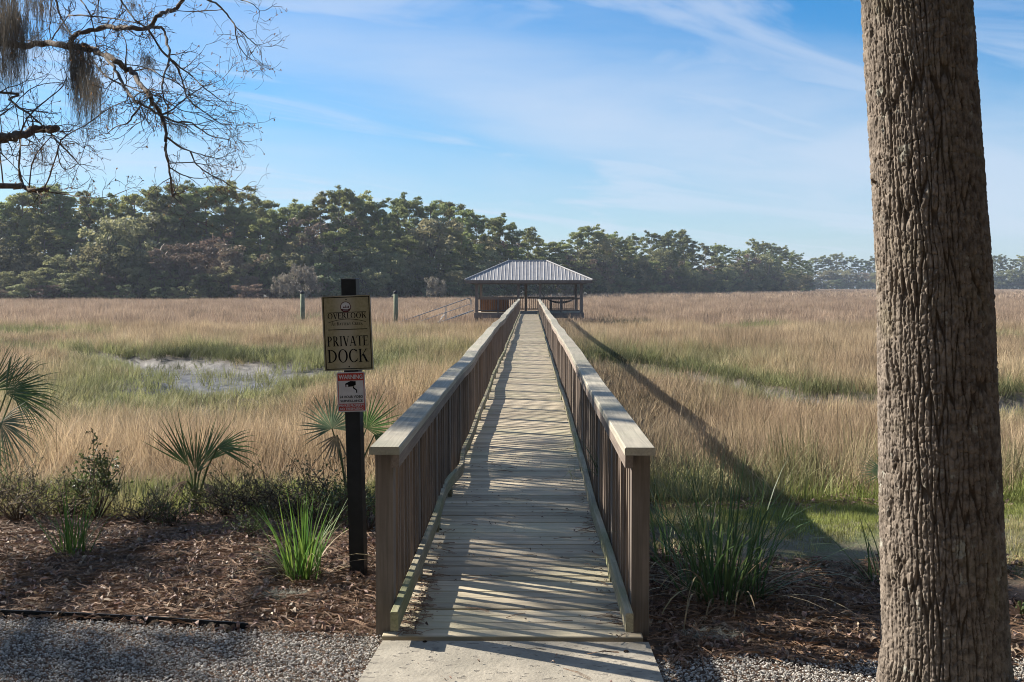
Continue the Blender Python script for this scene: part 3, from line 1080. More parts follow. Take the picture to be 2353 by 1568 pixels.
def glyph(ch):
    """serif capital one unit high: list of (V, F4); and its advance"""
    out = []
    S, T = 0.155, 0.055

    def q(a, b, c_, d):
        out.append((np.array([(p[0], 0, p[1]) for p in (a, b, c_, d)]), [(0, 1, 2, 3)]))

    def rect(x0, z0, x1, z1):
        q((x0, z0), (x1, z0), (x1, z1), (x0, z1))

    def stem(x):
        rect(x, 0, x + S, 1)
        for z in (0, 1 - 0.045):
            rect(x - 0.075, z, x + S + 0.075, z + 0.045)

    def diag(x0, z0, x1, z1, t):
        q((x0, z0), (x0 + t, z0), (x1 + t, z1), (x1, z1))

    def ser(xc, z, hw=0.13):
        rect(xc - hw, z, xc + hw, z + 0.045)
    if ch == 'O':
        out.append(ell(0.44, 0.5, 0.44, 0.52, 0, 360, 28, 0.28, 0.465))
        return out, 0.98
    if ch == 'C':
        out.append(ell(0.44, 0.5, 0.44, 0.52, 42, 318, 24, 0.28, 0.465, 0.0))
        rect(0.73, 0.66, 0.775, 0.97)
        rect(0.745, 0.10, 0.785, 0.30)
        return out, 0.90
    if ch == 'D':
        stem(0.08)
        out.append(ell(0.24, 0.5, 0.60, 0.50, -90, 90, 18, 0.44, 0.445))
        return out, 0.96
    if ch in 'PR':
        stem(0.08)
        out.append(ell(0.24, 0.745, 0.36, 0.255, -90, 90, 14, 0.21, 0.205))
        if ch == 'R':
            diag(0.58, 0.0, 0.27, 0.5, 0.19)
            ser(0.72, 0, 0.11)
            return out, 0.88
        return out, 0.72
    if ch == 'B':
        stem(0.08)
        out.append(ell(0.24, 0.75, 0.31, 0.25, -90, 90, 12, 0.17, 0.2))
        out.append(ell(0.24, 0.26, 0.38, 0.26, -90, 90, 12, 0.22, 0.21))
        return out, 0.74
    if ch == 'K':
        stem(0.08)
        diag(0.22, 0.42, 0.66, 0.98, 0.075)
        diag(0.66, 0.0, 0.32, 0.60, 0.19)
        ser(0.72, 0.955, 0.12)
        ser(0.78, 0, 0.12)
        return out, 0.94
    if ch == 'V':
        diag(0.34, 0.0, 0.06, 0.97, 0.17)
        diag(0.38, 0.0, 0.68, 0.97, 0.07)
        ser(0.14, 0.955)
        ser(0.715, 0.955, 0.11)
        return out, 0.86
    if ch == 'A':
        diag(0.06, 0.0, 0.36, 1.0, 0.07)
        diag(0.62, 0.0, 0.34, 1.0, 0.17)
        rect(0.2, 0.31, 0.62, 0.37)
        ser(0.09, 0, 0.11)
        ser(0.71, 0, 0.13)
        return out, 0.88
    if ch == 'E':
        stem(0.08)
        rect(0.2, 0.945, 0.62, 1)
        rect(0.2, 0, 0.66, 0.055)
        rect(0.2, 0.49, 0.50, 0.54)
        rect(0.585, 0.78, 0.625, 1)
        rect(0.625, 0, 0.665, 0.24)
        rect(0.47, 0.42, 0.505, 0.61)
        return out, 0.76
    if ch == 'L':
        stem(0.08)
        rect(0.2, 0, 0.62, 0.055)
        rect(0.585, 0, 0.625, 0.27)
        return out, 0.70
    if ch == 'T':
        stem(0.32)
        rect(0.02, 0.945, 0.775, 1)
        rect(0.02, 0.76, 0.06, 1)
        rect(0.735, 0.76, 0.775, 1)
        return out, 0.82
    if ch == 'I':
        stem(0.08)
        return out, 0.40
    if ch == 'Y':
        rect(0.31, 0, 0.31 + S, 0.45)
        diag(0.31, 0.42, 0.05, 0.97, 0.16)
        diag(0.40, 0.42, 0.68, 0.97, 0.065)
        ser(0.13, 0.955)
        ser(0.715, 0.955, 0.1)
        ser(0.385, 0)
        return out, 0.82
    return out, 0.42


def serif_text(txt, xc, z, width, height, y, parent, mat, mb=None, small=None):
    """serif lettering; small: height factor of lower letters (small capitals)"""
    items, x = [], 0.0
    first = True
    for ch in txt:
        gl, adv = glyph(ch)
        k = 1.0
        if small and not first and ch != ' ':
            k = small
        items.append((gl, x, k))
        x += adv * k
        first = ch == ' '
    sx = width / (x - 0.06)
    own = mb is None
    mb = mb or MB()
    n = 0
    for gl, x0, k in items:
        for V, f in gl:
            V = V.copy()
            V[:, 0] = xc - width / 2 + (x0 + V[:, 0] * k) * sx
            V[:, 2] = z + V[:, 2] * height * k
            V[:, 1] = y - 0.00002 * (n % 9)
            mb.add(V, f)
            n += 1
    if own:
        return mb.build('lettering', mat, parent)


def sans_text(txt, xc, z, width, height, y, parent, mat, bold=0.0):
    cu = bpy.data.curves.new('lettering', 'FONT')
    cu.body = txt
    cu.offset = bold
    cu.resolution_u = 4
    tmp = bpy.data.objects.new('lettering_source', cu)
    dg = bpy.context.evaluated_depsgraph_get()
    COL.objects.link(tmp)
    dg.update()
    me = bpy.data.meshes.new_from_object(tmp.evaluated_get(dg))
    bpy.data.objects.remove(tmp)
    co = np.zeros(len(me.vertices) * 3)
    me.vertices.foreach_get('co', co)
    co = co.reshape(-1, 3)
    mn, mx = co.min(0), co.max(0)
    V = np.zeros_like(co)
    V[:, 0] = xc + ((co[:, 0] - mn[0]) / (mx[0] - mn[0]) - 0.5) * width
    V[:, 2] = z + (co[:, 1] - mn[1]) / (mx[1] - mn[1]) * height
    V[:, 1] = y
    me.vertices.foreach_set('co', V.astype(np.float32).ravel())
    me.materials.clear()
    me.materials.append(mat)
    me.update()
    me.name = 'lettering'
    return obj('lettering', me, parent)


# upper panel 0.30 x 0.45
SP = MB().box(-0.146, 0.146, -0.0022, 0.0022, -0.222, 0.222).build('sign_panel', M['sign_gold'], SG)
SP.location = (-0.012, -0.055, 1.503)
SP.rotation_euler = (0, R(-1.0), 0)
SP['label'] = 'gold panel reading OVERLOOK and PRIVATE DOCK'
mb = MB()
for x0, x1, z0, z1 in ((-0.141, 0.141, 0.2125, 0.217), (-0.141, 0.141, -0.217, -0.2125), (-0.141, -0.1365, -0.2124, 0.2124), (0.1365, 0.141, -0.2124, 0.2124)):
    mb.add([(x0, -0.0034, z0), (x1, -0.0034, z0), (x1, -0.0034, z1), (x0, -0.0034, z1)], [(0, 1, 2, 3)])
mb.build('border', M['ink'], SP)
mb = MB()
for x0, x1, z0, z1 in ((-0.149, -0.1461, -0.2235, 0.2235), (0.1461, 0.149, -0.2235, 0.2235), (-0.146, 0.146, 0.2221, 0.225), (-0.146, 0.146, -0.225, -0.2221)):
    mb.box(x0, x1, -0.0036, 0.0034, z0, z1)
mb.build('rim', M['sign_edge'], SP)
mb = MB()
mb.box(-0.118, 0.120, -0.0034, -0.0028, 0.1225, 0.1255)
mb.box(-0.118, 0.122, -0.0034, -0.0028, 0.0195, 0.0235)
V, f = ell(0, -0.25, 0.34, 0.335, 70, 110, 12, 0.34, 0.332)
V[:, 1] = -0.0034
mb.add(V, f)
mb.build('rule_line', M['ink'], SP)
serif_text('OVERLOOK', 0.002, 0.0875, 0.236, 0.0335, -0.0034, SP, M['ink'])
serif_text('AT BATTERY CREEK', 0.0, 0.047, 0.192, 0.0195, -0.0034, SP, M['ink'], small=0.78)
serif_text('PRIVATE', 0.0, -0.078, 0.252, 0.060, -0.0034, SP, M['ink'])
serif_text('DOCK', -0.003, -0.176, 0.248, 0.078, -0.0034, SP, M['ink'])
# emblem: maroon ring, boat shaped pale bands
EM = MB()
V, f = ell(-0.004, 0.156, 0.033, 0.033, 0, 360, 32, 0.0285, 0.0285)
V[:, 1] = -0.0034
EM.add(V, f)
V, f = ell(-0.004, 0.156, 0.029, 0.029, 200, 340, 20, 0.0005, 0.0005)
V[:, 1] = -0.0031
V[:, 2] = np.minimum(V[:, 2], 0.147)
EM.add(V, f)
EM.build('emblem', M['maroon'], SP)
EM = MB()
V, f = ell(-0.004, 0.156, 0.0282, 0.0282, 0, 360, 24, 0.0005, 0.0005)
V[:, 1] = -0.0026
EM.add(V, f)
for z_, hw in ((0.1455, 0.021), (0.138, 0.017)):
    EM.add([(-0.004 - hw, -0.0036, z_ - 0.0016), (-0.004 + hw, -0.0036, z_ - 0.0016), (-0.004 + hw * 0.8, -0.0036, z_ + 0.0016), (-0.004 - hw * 0.8, -0.0036, z_ + 0.0016)], [(0, 1, 2, 3)])
EM.build('emblem', M['sign_white'], SP)
EM = MB()
for dx, h_, w_ in ((-0.002, 0.016, 0.0045), (0.012, 0.013, 0.006), (-0.014, 0.009, 0.006)):
    EM.add([(dx - w_, -0.0033, 0.1505), (dx + w_, -0.0033, 0.1505), (dx + w_ * 0.4, -0.0033, 0.1505 + h_), (dx - w_ * 0.4, -0.0033, 0.1505 + h_)], [(0, 1, 2, 3)])
EM.build('emblem', M['maroon'], SP)
for z_ in (0.200, -0.203):
    b_ = MB().tube([(0, -0.0045, 0), (0, -0.0024, 0)], 0.0042, 8).build('bolt', M['ink'], SP)
    b_.location = (0.001, 0, z_)

# lower warning panel 0.175 x 0.24
WP = MB()
WP.prism([(-0.080, -0.120), (0.080, -0.120), (0.0865, -0.1135), (0.0865, 0.1135), (0.080, 0.120), (-0.080, 0.120), (-0.0865, 0.1135), (-0.0865, -0.1135)], -0.0016, 0.0016)
WP = WP.build('warning_panel', M['sign_white'], SG)
WP.location = (0.0, -0.055, 1.148)
WP.rotation_euler = (0, R(-0.6), 0)
WP['label'] = 'red and white panel reading WARNING 24 HOUR VIDEO SURVEILLANCE'
mb = MB()
yr = -0.0026
for x0, x1, z0, z1 in ((-0.080, 0.080, 0.068, 0.113), (-0.080, 0.080, -0.113, -0.0705), (-0.080, -0.0765, -0.0704, 0.0679), (0.0765, 0.080, -0.0704, 0.0679)):
    mb.add([(x0, yr, z0), (x1, yr, z0), (x1, yr, z1), (x0, yr, z1)], [(0, 1, 2, 3)])
mb.build('red_band', M['sign_red'], WP)
sans_text('WARNING', 0.0, 0.077, 0.146, 0.027, -0.0036, WP, M['sign_white'], 0.025)
sans_text('24 HOUR VIDEO', 0.0, -0.037, 0.142, 0.0155, -0.0030, WP, M['ink'], 0.03)
sans_text('SURVEILLANCE', 0.0, -0.0615, 0.136, 0.0145, -0.0030, WP, M['ink'], 0.03)
sans_text('PRIVATE PROPERTY', 0.0, -0.0900, 0.152, 0.0155, -0.0036, WP, M['sign_white'], 0.02)
sans_text('NO TRESPASSING', 0.0, -0.1095, 0.142, 0.0150, -0.0036, WP, M['sign_white'], 0.02)
mb = MB()
for poly in ([(-0.034, 0.029), (0.012, 0.033), (0.030, 0.042), (0.030, 0.064), (-0.002, 0.066), (-0.036, 0.050)],
             [(0.012, 0.022), (0.020, 0.022), (0.020, 0.0335), (0.012, 0.0335)],
             [(0.012, 0.0215), (0.030, 0.008), (0.036, 0.013), (0.020, 0.026)],
             [(0.030, -0.006), (0.037, -0.006), (0.037, 0.013), (0.031, 0.013)]):
    mb.add([(a, -0.0030, b) for a, b in poly], None, [(0, i, i + 1) for i in range(1, len(poly) - 1)])
mb.build('camera_symbol', M['ink'], WP)
mb = MB()
mb.add([(a, -0.0034, b) for a, b in ((-0.037, 0.0315), (-0.017, 0.0325), (-0.017, 0.0435), (-0.037, 0.0435))], [(0, 1, 2, 3)])
mb.build('camera_symbol', M['sign_white'], WP)
mb = MB()
mb.add([(a, -0.0038, b) for a, b in ((-0.035, 0.033), (-0.027, 0.033), (-0.027, 0.0415), (-0.035, 0.0415))], [(0, 1, 2, 3)])
mb.build('camera_symbol', M['maroon'], WP)

# ------------------------------------------------------------------ big tree on the right
def voronoi_bark(u, v, ncol, seed):
    """F1, F2 of a jittered grid, periodic in u (cells 0..ncol)"""
    r_ = np.random.default_rng(seed)
    J = r_.random((ncol, 512, 2))
    ui, vi = np.floor(u).astype(int), np.floor(v).astype(int)
    f1 = np.full(u.shape, 9.0)
    f2 = np.full(u.shape, 9.0)
    idv = np.zeros(u.shape)
    for a in (-1, 0, 1):
        for b in (-1, 0, 1):
            cu, cv = ui + a, vi + b
            j = J[cu % ncol, cv % 512]
            d = np.hypot(cu + 0.1 + 0.8 * j[..., 0] - u, cv + 0.1 + 0.8 * j[..., 1] - v)
            nw = d < f1
            f2 = np.where(nw, f1, np.minimum(f2, d))
            idv = np.where(nw, j[..., 0], idv)
            f1 = np.where(nw, d, f1)
    return f1, f2, idv


def bark_trunk(axis, rad, na, nv, z0, z1, seed=5):
    th = np.linspace(0, 2 * np.pi, na, endpoint=False)
    zs = np.linspace(z0, z1, nv)
    TH, ZS = np.meshgrid(th, zs)
    ncol = 62
    nzu = fbm(ncol * TH / (2 * np.pi) * 0.35 + 40, ZS * 5, 3) - 0.5
    nzu = nzu * np.minimum(1, np.minimum(TH, 2 * np.pi - TH) * 4)
    u = ncol * TH / (2 * np.pi) + 1.25 * nzu
    f1, f2, cid = voronoi_bark(u, ZS / 0.058, ncol, seed)
    g1 = sstep(0.0, 0.13, f2 - f1)
    f1b, f2b, _ = voronoi_bark(u * 1.0 + 0.37, ZS / 0.42 + 3, ncol, seed + 1)
    g2 = sstep(0.0, 0.20, f2b - f1b)
    rough_ = fbm(TH * 34, ZS * 80, 4)
    h = 0.58 * g2 + 0.42 * g1 * (0.4 + 0.6 * g2) + 0.16 * (cid - 0.5) * g1
    disp = 0.0170 * (h - 0.8) + 0.011 * (rough_ - 0.5) * (0.3 + 0.7 * g1)
    big = 0.012 * (fbm(TH * 1.2 + 3, ZS * 1.1, 2) - 0.5) * np.minimum(1, np.minimum(TH, 2 * np.pi - TH) * 2)
    ax = np.stack([np.interp(zs, [a[2] for a in axis], [a[k] for a in axis]) for k in (0, 1)], -1)
    rr = np.interp(zs, [a[2] for a in axis], rad)[:, None] + disp + big
    V = np.stack([ax[:, 0][:, None] + rr * np.cos(TH), ax[:, 1][:, None] + rr * np.sin(TH), ZS], -1)
    i = np.arange(nv - 1)[:, None] * na
    j = np.arange(na)[None]
    k = (j + 1) % na
    F4_ = np.stack([i + j, i + k, i + na + k, i + na + j], -1).reshape(-1, 4)
    return V.reshape(-1, 3), F4_, h.ravel()


m = new_mat('furrowed_bark')
g = G(m)
v = g.coord('World')
n1 = g.noise(v, 26, 6, 0.65)
n2 = g.noise(v, 2.2, 4, 0.6)
n4 = g.noise(v, 11, 4, 0.55)
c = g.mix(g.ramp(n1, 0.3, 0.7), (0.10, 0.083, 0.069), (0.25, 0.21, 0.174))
c = g.mix(g.ramp(g.attr('h'), 0.72, 0.25, 0, 0.75), c, (0.05, 0.037, 0.027))  # furrow bottoms darkened in the colour, standing in for crevice shade
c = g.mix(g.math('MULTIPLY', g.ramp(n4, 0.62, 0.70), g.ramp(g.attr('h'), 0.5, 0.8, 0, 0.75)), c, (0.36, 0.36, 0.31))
c = g.mix(g.ramp(n2, 0.55, 0.75, 0, 0.35), c, (0.17, 0.155, 0.075))
g.out(c, 0.92, n1, bump_d=0.006, bump_s=0.8, spec=0.15)
M['bark'] = m

YT = 4.40
a0, a1, a2 = at(2170, 1500, YT), at(2146, 668, YT), at(2105, 0, YT)
lean = (a2.x - a1.x) / (a2.z - a1.z)
axis = [(a0.x + 0.01, YT, -0.3), (a0.x, YT, a0.z), (a1.x, YT, a1.z), (a2.x, YT, a2.z), (a2.x + lean * 5, YT + 0.3, a2.z + 5)]
BT = thing('large_tree', 'large tree trunk with deeply furrowed grey brown bark at the right', 'tree', (a0.x, YT, -0.05))
Vt, Ft, Ht = bark_trunk(axis, [0.315, 0.257, 0.227, 0.214, 0.19], 460, 800, -0.3, 3.45)
Vt -= np.array([a0.x, YT, -0.05])
mb = MB()
mb.add(Vt, Ft, None, Ht)
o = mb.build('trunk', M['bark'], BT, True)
Vt, Ft, Ht = bark_trunk(axis, [0.315, 0.257, 0.227, 0.214, 0.19], 96, 120, 3.42, 9.0)
Vt -= np.array([a0.x, YT, -0.05])
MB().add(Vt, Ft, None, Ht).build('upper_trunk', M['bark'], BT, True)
# small broken twig stub on the left side of the trunk
tw = at(2003, 421, YT) - Vector((a0.x, YT, -0.05))
MB().tube([tw + Vector((0.06, 0, -0.01)), tw + Vector((0.0, -0.02, 0.004)), tw + Vector((-0.012, -0.03, 0.016))], [0.008, 0.007, 0.003], 6).build('twig_stub', M['twig'], BT)


# ------------------------------------------------------------------ leaf clouds and far trees
def leaf_cloud(cent, rad, n, size, r_, flat=1.0, elong=1.0, shell=0.55):
    d = r_.normal(0, 1, (n, 3))
    d /= np.linalg.norm(d, axis=1)[:, None]
    rr = shell + (1 - shell) * r_.random(n)
    rr = np.where(r_.random(n) < 0.3, r_.random(n) ** 0.5, rr)
    P = np.asarray(cent) + d * rr[:, None] * np.asarray(rad)
    a = r_.normal(0, 1, (n, 3))
    a[:, 2] *= flat
    a /= np.linalg.norm(a, axis=1)[:, None]
    b = np.cross(a, r_.normal(0, 1, (n, 3)))
    b /= np.linalg.norm(b, axis=1)[:, None] + 1e-9
    s = size * r_.uniform(0.6, 1.4, n)[:, None]
    V = np.stack([P - a * s * elong, P + b * s * 0.55, P + a * s * elong, P - b * s * 0.55], 1).reshape(-1, 3)
    i = np.arange(n)[:, None] * 4
    return V, np.concatenate([i, i + 1, i + 2, i + 3], 1)


def far_pine(seed, H=17.0):
    r_ = np.random.default_rng(seed)
    tr, cr = MB(), MB()
    bend = r_.normal(0, 0.5, 2)
    ax = lambda t: np.array([bend[0] * t * t, bend[1] * t * t, H * 0.97 * t])
    ts = np.linspace(0, 1, 7)
    tr.tube([ax(t) for t in ts], 0.24 * (1 - 0.85 * ts) + 0.02, 7)
    z0 = r_.uniform(0.30, 0.5)
    nl = 24
    for k in range(nl):
        t = z0 + (1 - z0) * (k + r_.random() * 0.7) / nl
        az = k * 2.4 + r_.normal(0, 0.4)
        q = (t - z0) / (1 - z0)
        ln = (1.1 + 2.7 * math.sin(math.pi * min(1, 0.22 + 0.72 * q)) ** 1.2) * r_.uniform(0.65, 1.2)
        if q < 0.25:
            ln *= r_.uniform(0.5, 1.0)
        p0 = ax(t)
        dr = np.array([math.cos(az), math.sin(az), 0.25 + 0.4 * q])
        p1 = p0 + dr * ln * 0.6
        p2 = p0 + dr * ln * 1.0 + np.array([0, 0, 0.15 * ln])
        tr.tube([p0, p1, p2], [0.07, 0.045, 0.02], 4, False)
        for _ in range(4):
            c_ = p0 + (p2 - p0) * r_.uniform(0.35, 1.05) + r_.normal(0, 0.28, 3)
            k_ = r_.uniform(0.45, 1.15)
            V, f = leaf_cloud(c_, (0.9 * k_, 0.9 * k_, 0.46 * k_), int(62 * k_ + 14), 0.15, r_, flat=0.9, elong=1.9, shell=0.2)
            cr.add(V, f)
    V, f = leaf_cloud(ax(0.99) + np.array([0, 0, 0.2]), (1.1, 1.1, 0.6), 110, 0.20, r_, 0.8, 1.2)
    cr.add(V, f)
    return tr.mesh('trunk', M['far_bark']), cr.mesh('crown', M['pine_leaf'])


def far_oak(seed, H=9.0, mat='oak_leaf', bark='far_bark', leaf=0.19, dens=1.0, skirt=False, droop=False, elong=1.0):
    r_ = np.random.default_rng(seed)
    tr, cr = MB(), MB()
    fork = np.array([r_.normal(0, 0.25), r_.normal(0, 0.25), H * 0.22])
    tr.tube([(0, 0, -0.3), fork * [0.5, 0.5, 0.5], fork], [0.34, 0.27, 0.24], 7)
    ends = []
    for k in range(7):
        az = k * 2.4 + r_.normal(0, 0.3)
        rad = H * r_.uniform(0.28, 0.46)
        e = np.array([math.cos(az) * rad, math.sin(az) * rad, H * r_.uniform(0.5, 0.8)])
        if k == 0:
            e = np.array([0.3, 0.2, H * 0.82])
        mid = fork + (e - fork) * 0.5 + r_.normal(0, 0.35, 3)
        tr.tube([fork, mid, e], [0.17, 0.11, 0.04], 5, False)
        ends += [(mid, 0.6), (e, 1.0)]
        for _ in range(3):
            e2 = mid + (e - mid) * r_.uniform(0.2, 1) + r_.normal(0, H * 0.09, 3)
            tr.tube([mid, (mid + e2) / 2 + r_.normal(0, 0.15, 3), e2], [0.06, 0.04, 0.015], 4, False)
    nc = int(58 * dens)
    for _ in range(nc):
        az = r_.uniform(0, 2 * math.pi)
        q = r_.random() ** 0.6
        zf = r_.uniform(0.0 if skirt else 0.22, 1.0)
        prof = math.sqrt(max(0.02, 1 - ((zf - (0.35 if skirt else 0.5)) / 0.68) ** 2))
        rad = H * 0.46 * prof * q
        c_ = np.array([math.cos(az) * rad, math.sin(az) * rad, H * (0.08 + 0.88 * zf)])
        rz_ = (0.9, 0.9, 0.55) if not droop else (0.7, 0.7, 1.0)
        V, f = leaf_cloud(c_, np.array(rz_) * H / 9, int(64 * dens), leaf * 1.12, r_, 0.8 if not droop else 2.5, elong)
        cr.add(V, f)
    return tr.mesh('trunk', M[bark]), cr.mesh('crown', M[mat])


KINDS = {
    'pine': [far_pine(100 + k) for k in range(6)],
    'oak': [far_oak(200 + k) for k in range(5)],
    'brush': [far_oak(300 + k, 9.0, 'brush_leaf', leaf=0.22, skirt=True) for k in range(4)],
    'russet': [far_oak(400 + k, 9.0, 'russet_leaf', leaf=0.13, dens=0.75, elong=2.6) for k in range(3)],
    'grey': [far_oak(500, 9.0, 'grey_leaf', 'pale_bark', leaf=0.15, dens=0.85, droop=True, elong=2.0)],
}
KH = {'pine': 17.6, 'oak': 9.2, 'brush': 9.0, 'russet': 9.2, 'grey': 9.0}
ROWS = []            # (px, Y, height, kind)
SKX = [-160, 0, 130, 200, 250, 330, 400, 470, 520, 575, 612, 634, 650, 690, 740, 785, 850, 900, 950, 1000, 1060, 1110, 1170, 1215, 1255, 1285, 1320, 1380, 1440, 1500, 1560, 1600, 1650, 1700, 1740, 1790, 1830, 1866]
SKY_ = [450, 450, 424, 435, 450, 421, 417, 430, 414, 430, 462, 495, 470, 462, 440, 424, 452, 448, 456, 452, 474, 492, 492, 525, 540, 560, 522, 518, 540, 528, 524, 565, 550, 572, 548, 556, 580, 618]


def sh_px(px):
    return float(np.interp((px - 1219) / F, SH_U, SH_Y))


def row(step_m, dy0, dy1, drop0, drop1, kind, x0, x1, hmin=0, mix=()):
    px = x0
    while px < x1:
        s_ = sh_px(px)
        Y = s_ + rng.uniform(dy0, dy1)
        if drop0 is None:
            H = rng.uniform(*drop1)
        else:
            yt = float(np.interp(px, SKX, SKY_)) + rng.uniform(drop0, drop1)
            H = (659 - yt) / F * Y + 1.72 + 0.45
        k = kind
        for nm, pr in mix:
            if rng.random() < pr:
                k = nm
        ROWS.append((px, Y, max(H, hmin), k))
        px += step_m * F / Y * rng.uniform(0.7, 1.3)


row(3.3, 24, 36, 0, 16, 'pine', -150, 1862)
row(5.0, 15, 24, 40, 105, 'pine', -160, 1855, 8, (('oak', 0.25), ('russet', 0.12)))
row(6.2, 32, 40, 40, 80, 'oak', -150, 1850, 9, (('russet', 0.3),))
row(5.2, 8, 14, None, (8.0, 11.0), 'oak', -170, 1858, 0, (('russet', 0.15), ('pine', 0.08)))
row(4.8, 2.5, 7, None, (4.8, 7.2), 'oak', -170, 1858, 0, (('brush', 0.35), ('russet', 0.14)))
row(3.0, 16, 26, 12, 70, 'pine', 1240, 1860, 8, (('oak', 0.35), ('russet', 0.1)))
row(4.5, 18, 22, None, (5.0, 7.5), 'brush', -170, 1860)
row(5.5, 34, 38, None, (6.0, 8.5), 'brush', -170, 1850)
row(4.2, 0, 2.0, None, (2.4, 3.8), 'brush', -170, 1868, 0, (('russet', 0.1),))
for px in (655, 700):
    ROWS.append((px, 171.5, 6.4 if px == 700 else 5.0, 'grey'))
ROWS.append((1000, 188, 4.5, 'grey'))
px = 1838
while px < 2420:
    ROWS.append((px, 702 + rng.uniform(4, 25), rng.uniform(20, 25.5), 'pine'))
    ROWS.append((px + 6, 696 + rng.uniform(0, 6), rng.uniform(9, 15), 'oak' if rng.random() < 0.75 else 'russet'))
    ROWS.append((px + 3, 692, rng.uniform(6, 8), 'brush'))
    px += 4.6 * F / 700 * rng.uniform(0.8, 1.25)
ROWS.sort()
WORD = {'pine': ('pine_tree', 'pine', 'tall green pine'), 'oak': ('oak_tree', 'oak', 'rounded evergreen oak'),
        'brush': ('shore_bush', 'bush', 'dark low bush'), 'russet': ('bare_tree', 'tree', 'brownish leafless tree'),
        'grey': ('mossy_tree', 'tree', 'pale grey moss hung tree')}
GRP = {'pine': 'pines of the far wood', 'oak': 'oaks of the far wood', 'brush': 'bushes along the far shore', 'russet': 'leafless trees of the far wood', 'grey': 'grey mossy trees on the far shore'}
PLACE = [(560, 'in the wood at the left edge'), (760, 'in the wood behind the sign post'), (1075, 'in the wood between sign and pavilion'), (1360, 'in the wood behind the pavilion'), (1850, 'in the wood right of the pavilion'), (9999, 'in the hazy farthest wood at right')]
cnt = {}


def nth(n):
    return '%d%s' % (n, 'th' if 10 <= n % 100 <= 20 else {1: 'st', 2: 'nd', 3: 'rd'}.get(n % 10, 'th'))


for px, Y, H, k in ROWS:
    if px > 1866 and k == 'brush' and Y < 600:
        continue
    p = at(px, 660, Y)
    zg = float(ground_z(p.x, Y))
    zone = next(t for lim, t in PLACE if px < lim)
    cnt[(k, zone)] = cnt.get((k, zone), 0) + 1
    nm, cat, desc = WORD[k]
    t = thing(nm, '%s %s, %s from left' % (desc, zone, nth(cnt[(k, zone)])), cat, (p.x, Y, zg - 0.1), rng.uniform(0, 6.28), GRP[k])
    s_ = H / KH[k]
    wd = s_ * rng.uniform(0.85, 1.15)
    if k in ('oak', 'russet'):
        wd = max(wd, 0.62 * rng.uniform(0.85, 1.15)) if Y < 600 else wd
    if k == 'brush':
        wd = s_ * rng.uniform(1.1, 1.6)
    if k == 'pine':
        wd = max(s_, 0.95) * rng.uniform(0.85, 1.15)
    t.scale = (wd, wd, s_)
    tm, cm = KINDS[k][int(rng.integers(len(KINDS[k])))]
    obj('trunk', tm, t)
    obj('crown', cm, t)

# unseen trees added behind the viewpoint to hold back skylight
for k_, (bx_, by_, bh_) in enumerate([(-19, -2, 13), (-13, -8, 14), (-7, -11, 13), (-1.5, -9, 15), (4, -11, 14), (9.5, -7, 14), (14, -1, 13), (-9, -17, 16), (2, -18, 17), (12, -15, 16), (19, 6, 13)]):
    t = thing('oak_tree', 'unseen evergreen oak added behind the viewpoint to block skylight, %s from left' % nth(k_ + 1), 'oak', (bx_, by_, -0.1), k_ * 1.3, 'oaks added behind the viewpoint to block skylight')
    t.scale = (bh_ / 9.2 * 1.1, bh_ / 9.2 * 1.1, bh_ / 9.2)
    tm, cm = KINDS['oak' if k_ % 2 else 'brush'][k_ % 4]
    obj('trunk', tm, t)
    obj('crown', cm, t)

# ------------------------------------------------------------------ marsh grass
def clump(n, rad, hgt, wid, seed, lean=0.16, bendm=0.5, nseg=3):
    global rng
    sv = rng
    rng = np.random.default_rng(seed)
    a = rng.uniform(0, 2 * np.pi, n)
    r_ = rad * np.sqrt(rng.random(n))
    b = np.stack([r_ * np.cos(a), r_ * np.sin(a), np.zeros(n)], -1)
    az = rng.uniform(0, 2 * np.pi, n)
    V, F_, H = blades(b, az, hgt * rng.uniform(0.55, 1.15, n), wid * rng.uniform(0.7, 1.3, n), np.abs(rng.normal(0, lean, n)), np.abs(rng.normal(0, bendm, n)), nseg)
    rng = sv
    return V, F_, H


def clump_mesh(name, mat, *a, **k):
    V, F_, H = clump(*a, **k)
    return mesh_np(name, V, F_, mat, False, {'h': H})


def marsh_points(y0, y1, dens, ulo=-0.62, uhi=0.62, pad=1.5):
    n = int(dens * ((uhi - ulo) * (y1 ** 2 - y0 ** 2) / 2 + 2 * pad * (y1 - y0)))
    Y = np.sqrt(rng.uniform(y0 ** 2, y1 ** 2, n)) if y0 > 15 else rng.uniform(y0, y1, n)
    X = Y * rng.uniform(ulo, uhi, n) + rng.uniform(-pad, pad, n)
    return X, Y


def marsh_keep(X, Y):
    c = creek(X, Y)
    k = ((c > 1.12 + 0.25 * (rng.random(len(X)) - 0.3)) | ((c > 0.1) & (rng.random(len(X)) < 0.08))) & (Y < shore(X, Y) + 1.5)
    start = np.where(X > 0.3, 9.5, 10.4) + (fbm(X * 1.2, Y * 1.2, 3) - 0.5) * 1.6
    k &= (Y > start) & (rng.random(len(X)) < 0.25 + 0.75 * sstep(start, start + 0.9, Y))
    k &= ~((X > 0.3) & (Y < 11.8) & (rng.random(len(X)) < 0.5))
    k &= ~((X > -0.72) & (X < 0.53) & (Y < 66))
    k &= ~((X > -3.6) & (X < 3.4) & (Y > 65.8) & (Y < 70.6))
    return k, c


DARK = [(6.1, 66, 1.8, 3.0), (-26, 54, 3.4, 2.2), (-22, 51, 0.8, 1.5), (-13.5, 40.5, 2.4, 1.6), (-10.5, 39.5, 1.6, 1.2), (-5.2, 38, 1.2, 0.8), (3.2, 37.0, 1.2, 1.4), (13, 60, 2.5, 2), (-15, 74, 3, 2), (22, 48, 2.4, 1.2)]


